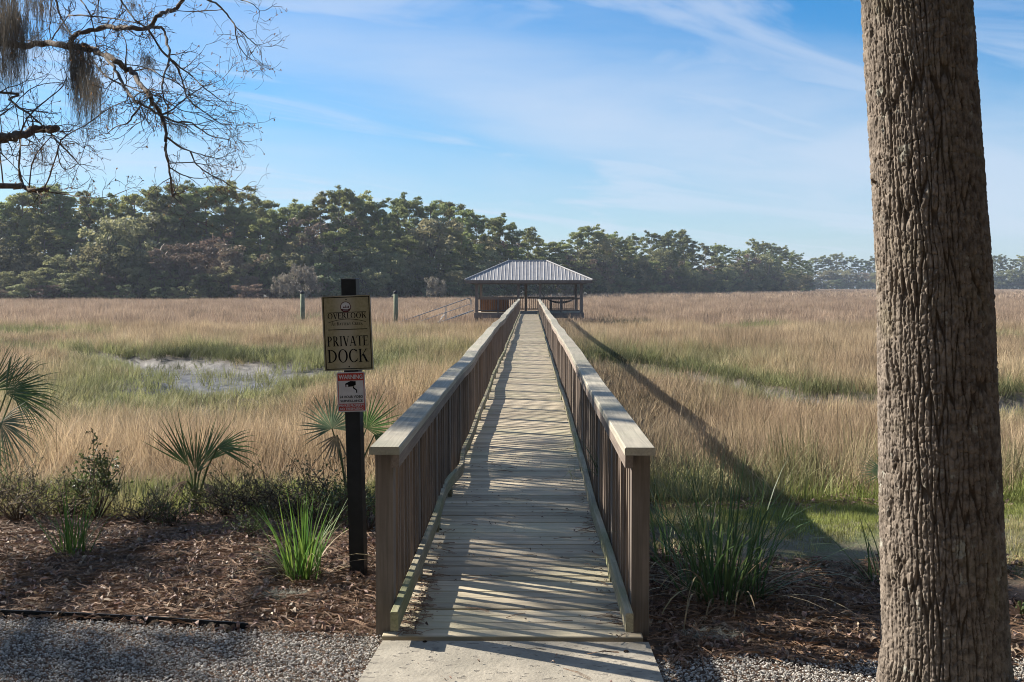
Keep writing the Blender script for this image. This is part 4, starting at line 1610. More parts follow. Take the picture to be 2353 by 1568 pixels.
def greenness(X, Y, c):
    near_bank = sstep(13.0, 9.8, Y) * 0.85 * sstep(0.35, 0.6, fbm(X * 0.9, Y * 0.9, 3) + 0.12)
    creekside = sstep(2.9, 1.2, c) * sstep(0.25, 0.5, fbm(X * 0.45 + 3, Y * 0.45, 3) + 0.1)
    f_ = fbm(X * 0.10 + 8, Y * 0.22 + 2, 4)
    patches = sstep(0.55, 0.66, f_) * sstep(19, 24, Y) * (1 - 0.5 * sstep(45, 80, Y))
    small = 0.7 * sstep(0.56, 0.68, fbm(X * 0.5 + 1, Y * 0.7 + 5, 3)) * sstep(16, 22, Y) * sstep(75, 48, Y)
    band = 0.03 * sstep(21, 24, Y) * sstep(62, 44, Y)
    back = 0.0 * X
    patches = np.maximum(patches, small) * (0.12 + 0.72 * sstep(5.5, 2.2, c))
    dark = np.zeros(len(X))
    for ex, ey, rx_, ry_ in DARK:
        dark = np.maximum(dark, sstep(1.25, 0.6, np.hypot((X - ex) / rx_, (Y - ey) / ry_) + 0.5 * (fbm(X * 0.8, Y * 0.8, 3) - 0.5)))
    far_bank = sstep(1.9, 1.2, c) * (X > 3.5) * sstep(-0.3, 0.4, Y - np.interp(X, CREEK[8:, 0], CREEK[8:, 1])) * (Y < 40)
    dark = np.maximum(dark, 0.8 * far_bank)
    return 1.0 * dark + np.clip(np.maximum.reduce([near_bank, creekside * 0.95, patches * 0.8, band, back]) + rng.normal(0, 0.1, len(X)), 0, 1)


def marsh_tier(name, label, y0, y1, dens, srcs, hlo, hhi, ulo=-0.62, uhi=0.62):
    X, Y = marsh_points(y0, y1, dens, ulo, uhi)
    k, c = marsh_keep(X, Y)
    X, Y, c = X[k], Y[k], c[k]
    Z = ground_z(X, Y) - 0.02
    gr = greenness(X, Y, c)
    n = len(X)
    lx = (fbm(X * 0.45 + 50, Y * 0.45, 3) - 0.5) * 1.7
    ly = (fbm(X * 0.45, Y * 0.45 + 70, 3) - 0.5) * 1.7
    rot = np.stack([lx + rng.normal(0, 0.08, n), ly + rng.normal(0.03, 0.08, n), rng.uniform(0, 6.28, n)], -1)
    hs = rng.uniform(hlo, hhi, n) * (0.45 + 1.1 * fbm(X * 0.35, Y * 0.35, 4)) * np.where(X > 0.3, 0.45 + 0.55 * sstep(9.3, 13.0, Y), 0.30 + 0.70 * sstep(10.2, 15.0, Y)) * (1 - 0.42 * sstep(3, 5.5, X) * sstep(16.0, 18.5, Y) * sstep(24, 22.5, Y)) * (1 - 0.4 * sstep(3.6, 2.0, np.abs(X + 8.0)) * sstep(17, 20, Y) * sstep(30, 26, Y))
    hs = hs * (0.55 + 0.45 * sstep(1.1, 3.2, c))
    scl = np.stack([np.ones(n), np.ones(n), hs], -1)
    o = scatter(name, np.stack([X, Y, Z], -1), rot, scl, rng.integers(0, len(srcs), n), srcs, gr)
    tag(o, label, 'grass')
    return o


s1 = [clump_mesh('blades', M['marsh'], 18, 0.16, 0.78, 0.0095, 10 + k, 0.20, 0.65, nseg=4) for k in range(6)]
s2 = [clump_mesh('blades', M['marsh'], 24, 0.26, 0.80, 0.014, 20 + k, 0.17, 0.55) for k in range(6)]
s3 = [clump_mesh('blades', M['marsh_far'], 28, 0.60, 0.82, 0.024, 30 + k, 0.14, 0.4, nseg=2) for k in range(6)]
s4 = [clump_mesh('blades', M['marsh_far'], 40, 1.7, 0.85, 0.07, 40 + k, 0.14, 0.35, nseg=2) for k in range(5)]
marsh_tier('near_marsh_grass', 'tan and green marsh grass growing beside the near end of the boardwalk', 8.4, 20, 30, s1, 0.75, 1.2)
marsh_tier('middle_marsh_grass', 'tan and olive marsh grass around the muddy creek', 20, 62, 13, s2, 0.8, 1.15)
marsh_tier('far_marsh_grass', 'brown marsh grass between the pavilion and the far wood', 62, 190, 2.6, s3, 0.85, 1.15)
marsh_tier('farthest_marsh_grass', 'pale brown marsh grass reaching the farthest wood at right', 190, 700, 0.16, s4, 0.85, 1.15, -0.1, 0.62)

ss = [clump_mesh('stalks', M['marsh'], 4, 0.10, 1.15, 0.008, 50 + k, 0.14, 0.35, nseg=4) for k in range(4)]
marsh_tier('tall_marsh_stalks', 'taller pale dry stalks standing out of the nearer marsh grass', 10.5, 48, 1.3, ss, 0.75, 1.15)


# bright fresh grass along the bank foot and thin lawn
def tuft_scatter(name, label, fn, n, srcs, hs, green):
    X, Y = fn(n)
    Z = ground_z(X, Y) - 0.005
    n = len(X)
    rot = np.stack([rng.normal(0, 0.06, n), rng.normal(0, 0.06, n), rng.uniform(0, 6.28, n)], -1)
    h_ = rng.uniform(hs[0], hs[1], n)
    o = scatter(name, np.stack([X, Y, Z], -1), rot, np.stack([np.ones(n), np.ones(n), h_], -1), rng.integers(0, len(srcs), n), srcs, np.clip(green(X, Y) + rng.normal(0, 0.15, n), 0, 1))
    return tag(o, label, 'grass')


sl = [clump_mesh('blades', M['lawn_blade'], 16, 0.07, 0.055, 0.0035, 60 + k, 0.45, 0.7, nseg=2) for k in range(4)]
sb = [clump_mesh('blades', M['lawn_blade'], 14, 0.10, 0.30, 0.0065, 70 + k, 0.22, 0.7, nseg=4) for k in range(4)]


def lawn_pts(n):
    Y = rng.uniform(5.4, 10.0, n)
    X = rng.uniform(0.75, 6.4, n)
    j = (fbm(X * 1.5, Y * 1.5, 3) - 0.5) * 1.3
    d = np.maximum(sstep(6.3, 7.4, Y + j), sstep(2.6, 3.6, X + j) * sstep(5.4, 6.3, Y + j)) * sstep(0.30, 0.56, fbm(X * 2.2 + 7, Y * 2.2, 3) + 0.1)
    k = rng.random(n) < d
    return X[k], Y[k]


tuft_scatter('lawn_grass', 'thin patchy green and straw lawn grass right of the boardwalk', lawn_pts, 9000, sl, (0.7, 1.5),
             lambda X, Y: 0.3 + 0.8 * sstep(6.6, 8.0, Y) * sstep(0.3, 0.6, fbm(X * 0.8, Y * 0.8, 2) + 0.1))


def bank_pts(n):
    Y = rng.uniform(8.3, 12.0, n)
    X = rng.uniform(-7, 6.5, n)
    k = (rng.random(n) < sstep(0.36, 0.58, fbm(X * 0.9 + 4, Y * 0.9, 3) + 0.06)) & ((X < -0.8) | (X > 0.62)) & ((X < 0) | (Y > 9.0))
    return X[k], Y[k]


tuft_scatter('bank_grass', 'bright yellow green fresh grass along the foot of the bank', bank_pts, 3800, sb, (0.4, 1.1), lambda X, Y: 0.35 + 0.6 * sstep(0.4, 0.6, fbm(X * 1.4, Y * 1.4, 2)))

# ------------------------------------------------------------------ gravel, litter
peb = []
for k in range(4):
    bm = bmesh.new()
    bmesh.ops.create_icosphere(bm, subdivisions=1, radius=1.0)
    r_ = np.random.default_rng(80 + k)
    for v_ in bm.verts:
        v_.co *= r_.uniform(0.8, 1.15)
        v_.co.z *= 0.62
        v_.co.y *= 0.85
    me = bpy.data.meshes.new('pebble')
    bm.to_mesh(me)
    bm.free()
    me.materials.append(M['pebble'])
    peb.append(me)
EDGE = [at(-150, 1409, 5.42), at(0, 1421, 5.36), at(200, 1428, 5.31), at(380, 1437, 5.25), at(570, 1450, 5.13)]
EDGE = [(p.x, 4047.0 / (py - 659.0 + 0.0)) for p, py in zip(EDGE, (1409, 1421, 1428, 1437, 1450))]
EDGE = [(at(px, py, yy).x, yy) for (px, py), (_, yy) in zip(((-150, 1409), (0, 1421), (200, 1428), (380, 1437), (570, 1450)), EDGE)]


def gravel_edge(X):
    """upper (far) limit of the gravel"""
    l_ = np.interp(X, [-9.0] + [e[0] for e in EDGE] + [-1.0, -0.72], [6.0] + [e[1] - 0.02 for e in EDGE] + [5.06, 5.0])
    r_ = 4.72 + (fbm(X * 3, X * 0 + 2, 2) - 0.5) * 0.2 + 0.25 * sstep(2.4, 3.2, X)
    return np.where(X < 0, l_, r_)


n = 170000
X = rng.uniform(-4.2, 3.6, n)
Y = rng.uniform(3.2, 5.7, n)
lim = gravel_edge(X)
padx_l = np.interp(Y, [2.0, 3.6, 4.90], [-0.9, -0.80, -0.72])
padx_r = np.interp(Y, [2.0, 3.6, 4.90], [0.64, 0.60, 0.575])
k = (Y < lim + rng.normal(0, 0.02, n)) & ((X < padx_l - 0.004 + rng.normal(0, 0.012, n)) | (X > padx_r + 0.004 - rng.normal(0, 0.012, n)))
k &= (Y > np.abs(X) * 0.9)
X, Y = X[k], Y[k]
n = len(X)
Z = ground_z(X, Y) + 0.008 + rng.uniform(-0.008, 0.008, n)
sz = 0.003 + 0.0058 * rng.random(n) ** 1.7
gr = scatter('gravel', np.stack([X, Y, Z], -1), rng.uniform(-0.5, 0.5, (n, 3)) + np.stack([np.zeros(n), np.zeros(n), rng.uniform(0, 6.28, n)], -1),
             np.stack([sz, sz, sz], -1), rng.integers(0, 4, n), peb)
tag(gr, 'grey and tan crushed gravel beside the concrete slab', 'gravel')

lf = []
for k in range(6):
    r_ = np.random.default_rng(90 + k)
    ln, wd = (1.0, 0.36) if k < 3 else (0.8, 0.5)
    t = np.linspace(0, 1, 5)
    w_ = wd * np.sin(np.pi * np.clip(t * 0.94 + 0.05, 0, 1)) ** 0.8 * r_.uniform(0.75, 1.2, 5) * 0.5
    zc = 0.28 * np.sin(t * np.pi * r_.uniform(0.6, 1.3)) + r_.normal(0, 0.05, 5)
    curl = r_.uniform(0.1, 0.9)
    V = []
    for i in range(5):
        V += [((t[i] - 0.5) * ln, -w_[i], zc[i] + curl * w_[i]), ((t[i] - 0.5) * ln, 0, zc[i]), ((t[i] - 0.5) * ln, w_[i], zc[i] + curl * w_[i])]
    F_ = [(i * 3 + j, i * 3 + j + 1, i * 3 + j + 4, i * 3 + j + 3) for i in range(4) for j in (0, 1)]
    lf.append(mesh_np('dead_leaf', np.array(V), np.array(F_), M['litter']))
ndl = []
for k in range(3):
    r_ = np.random.default_rng(97 + k)
    mb = MB()
    for _ in range(3):
        a = r_.normal(0, 0.12)
        p0 = np.array([-0.5, r_.normal(0, 0.02), 0.02])
        mid = np.array([0.0, 0.06 * r_.normal(), 0.06 + 0.03 * r_.random()])
        p1 = np.array([0.5 * math.cos(a), 0.5 * math.sin(a), 0.03])
        mb.tube([p0, mid, p1], 0.009, 3, False)
    ndl.append(mb.mesh('needles', M['needle']))


def litter_ok(X, Y):
    l_ = (X < -0.80) & (Y > gravel_edge(X) - 0.03) & (Y < 10.2)
    j = (fbm(X * 1.5, Y * 1.5, 3) - 0.5) * 1.2
    rr = (X > 0.62) & (Y > gravel_edge(X) - 0.05) & (Y < 6.6 + j) & ~((X > 3.0 + j) & (Y > 5.7))
    rr |= (X > 0.62) & (Y > 8.7 + j * 0.5) & (Y < 9.7)
    return l_ | rr


n = 70000
X = rng.uniform(-5.2, 4.2, n)
Y = rng.uniform(4.6, 10.2, n)
k = litter_ok(X, Y) & (np.abs(X) < 0.68 * Y + 0.6) & (rng.random(n) < np.where(Y < 7.4, 1.0, 0.45))
X, Y = X[k], Y[k]
n = len(X)
Z = ground_z(X, Y) + rng.uniform(0.0, 0.025, n)
isn = rng.random(n) < 0.45
sz = np.where(isn, rng.uniform(0.09, 0.17, n), 0.012 + 0.062 * rng.random(n) ** 1.8)
idx = np.where(isn, 6 + rng.integers(0, 3, n), rng.integers(0, 6, n))
rot = np.stack([rng.normal(0, 0.45, n) * ~isn, rng.normal(0, np.where(isn, 0.1, 0.45)), rng.uniform(0, 6.28, n)], -1)
lt = scatter('leaf_litter', np.stack([X, Y, Z], -1), rot, np.stack([sz, sz, sz], -1), idx, lf + ndl)
tag(lt, 'brown fallen leaves and pine straw covering the bank', 'leaf litter')
# debris on the boards and slab
X = np.concatenate([rng.normal(-0.60, 0.035, 260), rng.normal(0.43, 0.03, 120), rng.uniform(-0.6, 0.43, 200)])
Y = np.concatenate([4.95 + np.abs(rng.normal(0, 0.9, 260)), rng.uniform(4.9, 8.5, 120), rng.uniform(3.9, 11, 200)])
n = len(X)
isn = rng.random(n) < 0.3
sz = np.where(isn, rng.uniform(0.05, 0.15, n), rng.uniform(0.008, 0.03, n))
db = scatter('deck_debris', np.stack([X, Y, np.full(n, 0.006)], -1), np.stack([rng.normal(0, 0.3, n) * ~isn, rng.normal(0, 0.1, n), np.where(isn, rng.normal(0, 0.5, n), rng.uniform(0, 6.28, n))], -1),
             np.stack([sz, sz, sz], -1), np.where(isn, 6 + rng.integers(0, 3, n), rng.integers(0, 6, n)), lf + ndl)
tag(db, 'bits of leaf and pine needle lying on the boards', 'leaf litter')
# pale moss scraps on the litter
for (px, py, lab) in ((640, 1372, 'flat scrap of grey moss on the litter left of the boardwalk'), (1640, 1462, 'grey moss scrap on the litter right of the boardwalk')):
    yy = 4047 / (py - 659)
    p = at(px, py, yy)
    mb = MB()
    nb = 420
    a = rng.uniform(0, 6.28, nb)
    r_ = np.sqrt(rng.random(nb))
    b = np.stack([0.16 * r_ * np.cos(a), 0.075 * r_ * np.sin(a), rng.uniform(0, 0.012, nb)], -1)
    V, F_, H = blades(b, rng.uniform(0, 6.28, nb), rng.uniform(0.03, 0.07, nb), np.full(nb, 0.0022), rng.uniform(0.9, 1.5, nb), rng.normal(0.3, 0.4, nb), 3)
    mb.add(V, F_, None, H)
    o = mb.build('moss_scrap', M['grey_moss'])
    o.location = (p.x, yy, float(ground_z(p.x, yy)) + 0.012)
    tag(o, lab, 'moss')

# edging strip
mb = MB()
pts = [(-6.0, 5.95)] + EDGE
V = []
for x_, y_ in pts:
    V += [(x_, y_, -0.06), (x_, y_ + 0.008, -0.06), (x_, y_ + 0.008, 0.004), (x_, y_, 0.004)]
q = len(pts)
mb.add(V, [(4 * i + j, 4 * i + (j + 1) % 4, 4 * i + 4 + (j + 1) % 4, 4 * i + 4 + j) for i in range(q - 1) for j in range(4)] + [(0, 3, 2, 1), (4 * q - 4, 4 * q - 3, 4 * q - 2, 4 * q - 1)])
ed = mb.build('edging_strip', M['black_plastic'])
tag(ed, 'black plastic edging strip between the gravel and the leaf litter', 'edging')


# ------------------------------------------------------------------ cones
def cone_mesh(lng):
    mb = MB()
    n = 64
    for k in range(n):
        t = (k + 0.5) / n
        az = k * 2.39996
        zc = (t - 0.5) * 2 * lng
        rad = math.sqrt(max(0.05, 1 - (2 * t - 1) ** 2)) * 0.62
        up = 0.35 + 0.5 * (t - 0.3)
        d = np.array([math.cos(az), math.sin(az), 0])
        s_ = np.array([-math.sin(az), math.cos(az), 0])
        o_ = np.array([0, 0, zc])
        a = o_ + d * rad * 0.3
        b = o_ + d * rad + s_ * 0.2 + np.array([0, 0, up * 0.3])
        c_ = o_ + d * rad - s_ * 0.2 + np.array([0, 0, up * 0.3])
        e = o_ + d * rad * 1.45 + np.array([0, 0, up * 0.55])
        f_ = o_ + d * rad * 0.9 + np.array([0, 0, up * 0.1 - 0.12])
        mb.add([a, b, e, c_, f_], None, [(0, 1, 2), (0, 2, 3), (4, 2, 1), (4, 3, 2), (0, 4, 1), (0, 3, 4)])
    return mb.mesh('cone', M['cone'])


c_round, c_long = cone_mesh(0.75), cone_mesh(1.25)
CONES = [  # px, py, radius px, long?, label
    (472, 1468, 7, 0, 'left one of two round cones touching on the gravel'),
    (489, 1471, 8, 0, 'right one of two round cones touching on the gravel'),
    (524, 1487, 9, 0, 'dark round cone alone on gravel right of the touching pair'),
    (450, 1526, 9, 0, 'reddish brown cone in the sunny stripe of the gravel'),
    (277, 1560, 8, 0, 'small dark cone on gravel at the bottom left edge'),
    (695, 1499, 9, 0, 'dark round cone on gravel nearest the concrete slab'),
    (683, 1458, 9, 0, 'reddish cone at the litter edge left of the railing post'),
    (12, 1444, 11, 0, 'dark cone below the black edging at the left edge'),
    (48, 1510, 7, 0, 'small cone on the shaded gravel near left edge'),
    (165, 1404, 8, 0, 'dark round cone on straw just above the black edging'),
    (47, 1406, 8, 0, 'round cone on straw above the edging near left edge'),
    (590, 1390, 17, 1, 'large open pine cone on litter in front of the green grass clump'),
    (405, 1322, 13, 1, 'open pine cone in the middle of the litter'),
    (602, 1283, 11, 0, 'dark cone on litter left of the green grass clump'),
    (15, 1380, 15, 1, 'open pine cone on litter at the left edge'),
    (70, 1375, 12, 1, 'dark pine cone on litter, second from left edge'),
    (430, 1225, 12, 1, 'dark cone on litter behind the sunny strip'),
    (1011, 1220, 7, 0, 'dark round cone on the boards beside the left curb'),
    (977, 1480, 9, 0, 'dark round cone where boards meet the concrete slab'),
    (1440, 1501, 8, 0, 'brown round cone at the right of the concrete slab'),
    (1763, 1509, 12, 0, 'large round cone on the right litter edge beside gravel'),
    (1655, 1518, 10, 1, 'open brown cone on gravel edge right of the boardwalk'),
    (1601, 1511, 9, 0, 'small dark cone on gravel edge nearest the right post'),
    (1948, 1546, 9, 0, 'dark cone on gravel left of the large trunk'),
    (1592, 1563, 8, 0, 'dark cone on the right gravel at the bottom edge'),
    (2318, 1318, 9, 0, 'dark round cone on grass right of the large trunk'),
    (1712, 1472, 8, 0, 'cone on the right litter below the grass clump'),
]
for px, py, rp, lg, lab in CONES:
    zt = -0.02
    yy = (CAM_H - zt) * F / (py - 659)
    for _ in range(3):
        p = at(px, py, yy)
        zt = max(float(ground_z(p.x, yy)), -0.9) + 0.018 if not (-0.78 < p.x < 0.6) else 0.015
        yy = (CAM_H - zt) * F / (py - 659)
    p = at(px, py, yy)
    s_ = rp / F * yy * (0.95 if not lg else 0.8)
    o = obj('pine_cone', c_long if lg else c_round, None, (p.x, yy, p.z + s_ * 0.25), (rng.uniform(1.0, 2.0), rng.uniform(-0.5, 0.5), rng.uniform(0, 6.28)), s_)
    tag(o, lab, 'cone', 'cones fallen on the ground')


# ------------------------------------------------------------------ palms
def fan(hub, axis, nrm, r_, nseg, spread, mat, parent, droop=0.25, wid=0.05, name='frond', split=0.30):
    """one palm fan: folded tapering segments joined near the hub"""
    axis = Vector(axis).normalized()
    nrm = (Vector(nrm) - axis * Vector(nrm).dot(axis)).normalized()
    side = axis.cross(nrm).normalized()
    mb = MB()
    T = [0.0, 0.2, split, 0.7, 0.9, 1.0]
    dph = math.radians(spread) / (nseg - 1)
    for k in range(nseg):
        ph = -math.radians(spread) / 2 + k * dph + rng.normal(0, 0.02)
        d = axis * math.cos(ph) + side * math.sin(ph)
        s_ = -axis * math.sin(ph) + side * math.cos(ph)
        ln = r_ * (0.78 + 0.22 * math.cos(ph * 0.8)) * rng.uniform(0.9, 1.08)
        up = 0.25 * r_ * rng.normal(0, 0.25)
        dr = droop * rng.uniform(0.4, 1.5)
        V = []
        for t in T:
            c_ = Vector(hub) + d * ln * t + nrm * (up * t * t) + Vector((0, 0, -dr * ln * t ** 3))
            full = math.tan(dph / 2) * ln * t
            w_ = min(full, wid * r_ * 0.5 * (1 - max(0, (t - split) / (1 - split)) ** 1.4)) if t <= split else wid * r_ * 0.5 * (1 - ((t - split) / (1 - split)) ** 1.3) + 0.0005
            if t <= split:
                w_ = full
                fold = 0.45 * w_
            else:
                w0 = min(math.tan(dph / 2) * ln * split, 0.019)
                w_ = max(0.0006, w0 * (1 - ((t - split) / (1 - split)) ** 1.25))
                fold = 0.5 * w_
            V += [c_ - s_ * w_, c_ + nrm * fold, c_ + s_ * w_]
        F_ = [(i * 3 + j, i * 3 + j + 1, i * 3 + j + 4, i * 3 + j + 3) for i in range(len(T) - 1) for j in (0, 1)]
        mb.add([tuple(v_) for v_ in V], F_)
    return mb.build(name, mat, parent)


def palm(label, base_px, base_y, fronds, cat='palm', stem=True, name='palmetto'):
    px, py = base_px
    b = at(px, py, base_y)
    zg = float(ground_z(b.x, base_y))
    loc = Vector((b.x, base_y, zg))
    t = thing(name, label, cat, loc, group='palmettos on the bank' if stem else None)
    if stem:
        MB().tube([(0, 0, -0.1), (0.01, 0, 0.05), (0.0, 0, 0.13)], [0.06, 0.06, 0.03], 9).build('stem', M['far_bark'], t)
    for f in fronds:
        hx, hy, dy, ang, dep, rp, spread, ns, mat, dr = f
        hub = at(hx, hy, base_y + dy) - loc
        r_ = rp / F * (base_y + dy)
        a = math.radians(ang)
        axis = Vector((math.cos(a), dep, math.sin(a)))
        fr = fan(hub, axis, (rng.normal(0, 0.25), -1, 0.35), r_, ns, spread, M[mat], t, dr)
        p0 = Vector((rng.normal(0, 0.02), rng.normal(0, 0.02), 0.06))
        mid = p0 + (hub - p0) * 0.55 + Vector((0, 0, 0.06))
        MB().tube([p0, mid, hub], [0.012, 0.008, 0.006], 6).build('petiole', M['petiole'], fr)
    return t


palm('large palmetto with broad fans entering at the left edge', (-75, 1090), 8.3, [
    (14, 905, 0.0, 34, -0.15, 165, 120, 34, 'palm_leaf', 0.32),
    (30, 905, 0.15, -8, 0.1, 125, 110, 24, 'palm_leaf', 0.45),
    (0, 972, -0.2, -18, -0.3, 135, 130, 30, 'palm_blue', 0.3),
    (-25, 900, 0.1, 72, 0.0, 150, 130, 30, 'palm_leaf', 0.2),
    (-60, 1010, -0.1, -60, -0.2, 120, 120, 22, 'palm_leaf', 0.3),
    (-130, 930, 0.0, 150, 0.0, 120, 150, 24, 'palm_leaf', 0.3)])
palm('small upright palmetto in the middle of the left bank', (446, 1150), 8.4, [
    (448, 1080, 0.0, 84, -0.1, 130, 70, 15, 'palm_leaf', 0.0),
    (434, 1072, 0.1, 128, 0.1, 142, 46, 9, 'palm_leaf', 0.0),
    (468, 1064, 0.05, 52, 0.15, 122, 60, 11, 'palm_leaf', 0.05),
    (500, 1030, -0.1, 8, 0.0, 105, 70, 10, 'palm_leaf', 0.22),
    (430, 1105, -0.1, 215, -0.3, 62, 50, 7, 'dead_frond', 0.5),
    (468, 1110, -0.05, -40, -0.2, 58, 50, 7, 'dead_frond', 0.5),
    (452, 1085, -0.15, 60, -0.4, 80, 60, 9, 'palm_leaf', 0.05)])
palm('palmetto with two spiky fans standing behind the sign post', (800, 1120), 9.0, [
    (763, 985, 0.0, 98, -0.15, 98, 215, 24, 'palm_blue', 0.10),
    (842, 985, 0.1, 62, 0.1, 104, 190, 24, 'palm_leaf', 0.06),
    (775, 1000, -0.15, -110, -0.1, 75, 90, 9, 'dead_frond', 0.2),
    (860, 1000, 0.0, -30, 0.1, 60, 80, 8, 'palm_leaf', 0.1)])
palm('palmetto half hidden behind the large trunk', (2070, 1160), 9.4, [
    (2032, 1088, 0.0, 168, -0.1, 72, 80, 16, 'palm_blue', 0.08),
    (2040, 1085, 0.1, 150, 0.1, 60, 60, 12, 'palm_leaf', 0.06),
    (2050, 1110, -0.1, 215, -0.1, 72, 55, 9, 'dead_frond', 0.5),
    (2070, 1090, 0.0, 80, 0.0, 80, 150, 22, 'palm_leaf', 0.1),
    (2110, 1085, 0.0, 20, 0.0, 80, 120, 20, 'palm_leaf', 0.15)])
palm('dry tan palm frond lying at the foot of the large trunk', (2345, 1440), 5.35, [
    (2345, 1415, 0.0, 120, -0.1, 55, 90, 8, 'dead_frond', 0.3),
    (2352, 1420, 0.05, 200, 0.2, 45, 90, 8, 'dead_frond', 0.3)], 'palm frond', False, 'fallen_frond')


# ------------------------------------------------------------------ strap leaf clumps
def strap_clump(label, px, py, n, hgt, rad, lean, bend, wid, mats, seed, group='strap leaved clumps', loc=None, az_fn=None):
    global rng
    sv = rng
    rng = np.random.default_rng(seed)
    yy = (CAM_H + 0.04) * F / (py - 659)
    p = at(px, py, yy)
    if loc is None:
        loc = (p.x, yy, float(ground_z(p.x, yy)))
    t = thing('grass_clump', label, 'grass clump', loc, group=group)
    for k in range(n):
        a = rng.uniform(0, 6.28)
        q = rad * math.sqrt(rng.random())
        b = np.array([[q * math.cos(a), q * math.sin(a), -0.01]])
        az = np.array([a + rng.normal(0, 0.5)]) if az_fn is None else np.array([az_fn()])
        out_ = q / rad
        tl = abs(rng.normal(0, lean)) * (0.4 + out_)
        bd = abs(rng.normal(bend, bend * 0.6))
        L_ = hgt * rng.uniform(0.55, 1.12)
        mk = mats[0] if rng.random() < 0.76 else mats[1]
        if mk == 'blade_dry':
            tl += 0.5
            bd += 0.9
        V, F_, H = blades(b, az, np.array([L_]), np.array([wid * rng.uniform(0.7, 1.25)]), np.array([tl]), np.array([bd]), 8)
        # shallow fold along the blade
        o = obj('blade', mesh_np('blade', V, F_, M[mk], True, {'h': H}), t)
    rng = sv
    return t


strap_clump('bright green strap leaved clump beside the sign post', 698, 1342, 120, 0.52, 0.11, 0.24, 0.45, 0.0105, ('blade', 'blade_dry'), 1)
strap_clump('thin green grass clump at the far left of the litter', 170, 1286, 66, 0.46, 0.10, 0.28, 0.4, 0.0095, ('blade', 'blade_dry'), 2)
strap_clump('large dark green strap leaved clump right of the boardwalk', 1655, 1375, 210, 0.80, 0.24, 0.38, 0.85, 0.011, ('blade_dark', 'blade_dry'), 3)
strap_clump('dark strap leaved clump against the right railing post', 1545, 1300, 30, 0.6, 0.12, 0.3, 0.7, 0.011, ('blade_dark', 'blade_dry'), 4)
strap_clump('dark grass clump partly behind the left side of the large trunk', 2040, 1345, 60, 0.48, 0.12, 0.42, 0.6, 0.010, ('blade_dark', 'blade_dry'), 5)
strap_clump('grass blades poking through the right railing over the curb', 1400, 1300, 16, 0.42, 0.05, 0.5, 1.4, 0.012, ('blade_dark', 'blade_dark'), 6, loc=(0.545, 7.55, 0.30),
            az_fn=lambda: math.pi + rng.normal(0.35, 0.35))


# ------------------------------------------------------------------ shrubs on the bank
def shrub_mesh(seed, H, W, nst, nleaf, lsz, mat, up=0.5):
    r_ = np.random.default_rng(seed)
    st, lv = MB(), MB()
    for k in range(nst):
        az = r_.uniform(0, 6.28)
        e = np.array([math.cos(az) * W * r_.uniform(0.2, 1), math.sin(az) * W * r_.uniform(0.2, 1), H * r_.uniform(0.5, 1.0)])
        mid = e * [0.45, 0.45, 0.5] + r_.normal(0, 0.04, 3)
        pts = [np.zeros(3), mid, e]
        st.tube(pts, [0.008, 0.005, 0.002], 4, False)
        for j in range(4):
            s_ = mid + (e - mid) * r_.random()
            e2 = s_ + r_.normal(0, 0.11, 3) + np.array([0, 0, 0.07])
            st.tube([s_, (s_ + e2) / 2 + r_.normal(0, 0.01, 3), e2], [0.003, 0.0025, 0.0012], 3, False)
            m_ = max(1, nleaf // (nst * 4))
            tt = r_.uniform(0.1, 1.05, m_)[:, None]
            P = s_ + (e2 - s_) * tt + r_.normal(0, 0.018, (m_, 3))
            a = r_.normal(0, 1, (m_, 3)) + np.array([0, 0, up])
            a /= np.linalg.norm(a, axis=1)[:, None]
            b = np.cross(a, r_.normal(0, 1, (m_, 3)))
            b /= np.linalg.norm(b, axis=1)[:, None] + 1e-9
            s2 = lsz * r_.uniform(0.6, 1.3, m_)[:, None]
            V = np.stack([P, P + a * s2 * 0.5 + b * s2 * 0.24, P + a * s2, P + a * s2 * 0.5 - b * s2 * 0.24], 1).reshape(-1, 3)
            i = np.arange(m_)[:, None] * 4
            lv.add(V, np.concatenate([i, i + 1, i + 2, i + 3], 1))
    return st.mesh('stems', M['twig']), lv.mesh('foliage', M[mat])


SHR = [shrub_mesh(610, 0.62, 0.24, 14, 1100, 0.034, 'shrub_leaf'), shrub_mesh(611, 0.30, 0.42, 22, 900, 0.026, 'brush_near'),
       shrub_mesh(612, 0.22, 0.45, 24, 800, 0.024, 'brush_near'), shrub_mesh(613, 0.30, 0.34, 18, 700, 0.030, 'shrub_leaf')]
for px, py, yy, k, s_, lab in [
    (222, 1130, 8.2, 0, 1.0, 'upright dark leaved shrub between the left palm and the small palmetto'),
    (40, 1140, 7.9, 1, 1.0, 'low tangled bush below the left edge palm'),
    (330, 1150, 8.1, 2, 0.9, 'low olive bush left of the small palmetto'),
    (400, 1165, 7.7, 3, 0.7, 'small leafy bush in front of the small palmetto'),
    (140, 1150, 8.3, 2, 1.0, 'low tangled bush behind the thin grass clump'),
    (610, 1140, 8.5, 2, 1.1, 'spreading olive bush behind the bright green clump'),
    (520, 1130, 8.3, 1, 1.0, 'dense olive bush right of the small palmetto'),
    (575, 1200, 7.2, 3, 0.55, 'small fresh green bush left of the bright green clump'),
    (690, 1130, 8.2, 1, 1.15, 'olive bush left of the sign post foot'),
    (760, 1140, 7.9, 3, 1.0, 'green leafy bush touching the sign post'),
    (845, 1150, 7.6, 3, 1.1, 'green leafy bush between the sign post and the railing'),
    (-60, 1120, 8.4, 1, 1.2, 'bush at the extreme left behind the large palm')]:
    p = at(px, py, yy)
    t = thing('bank_shrub', lab, 'shrub', (p.x, yy, float(ground_z(p.x, yy)) - 0.02), rng.uniform(0, 6.28), 'shrubs on the bank')
    t.scale = (s_, s_, s_)
    obj('stems', SHR[k][0], t)
    obj('foliage', SHR[k][1], t)

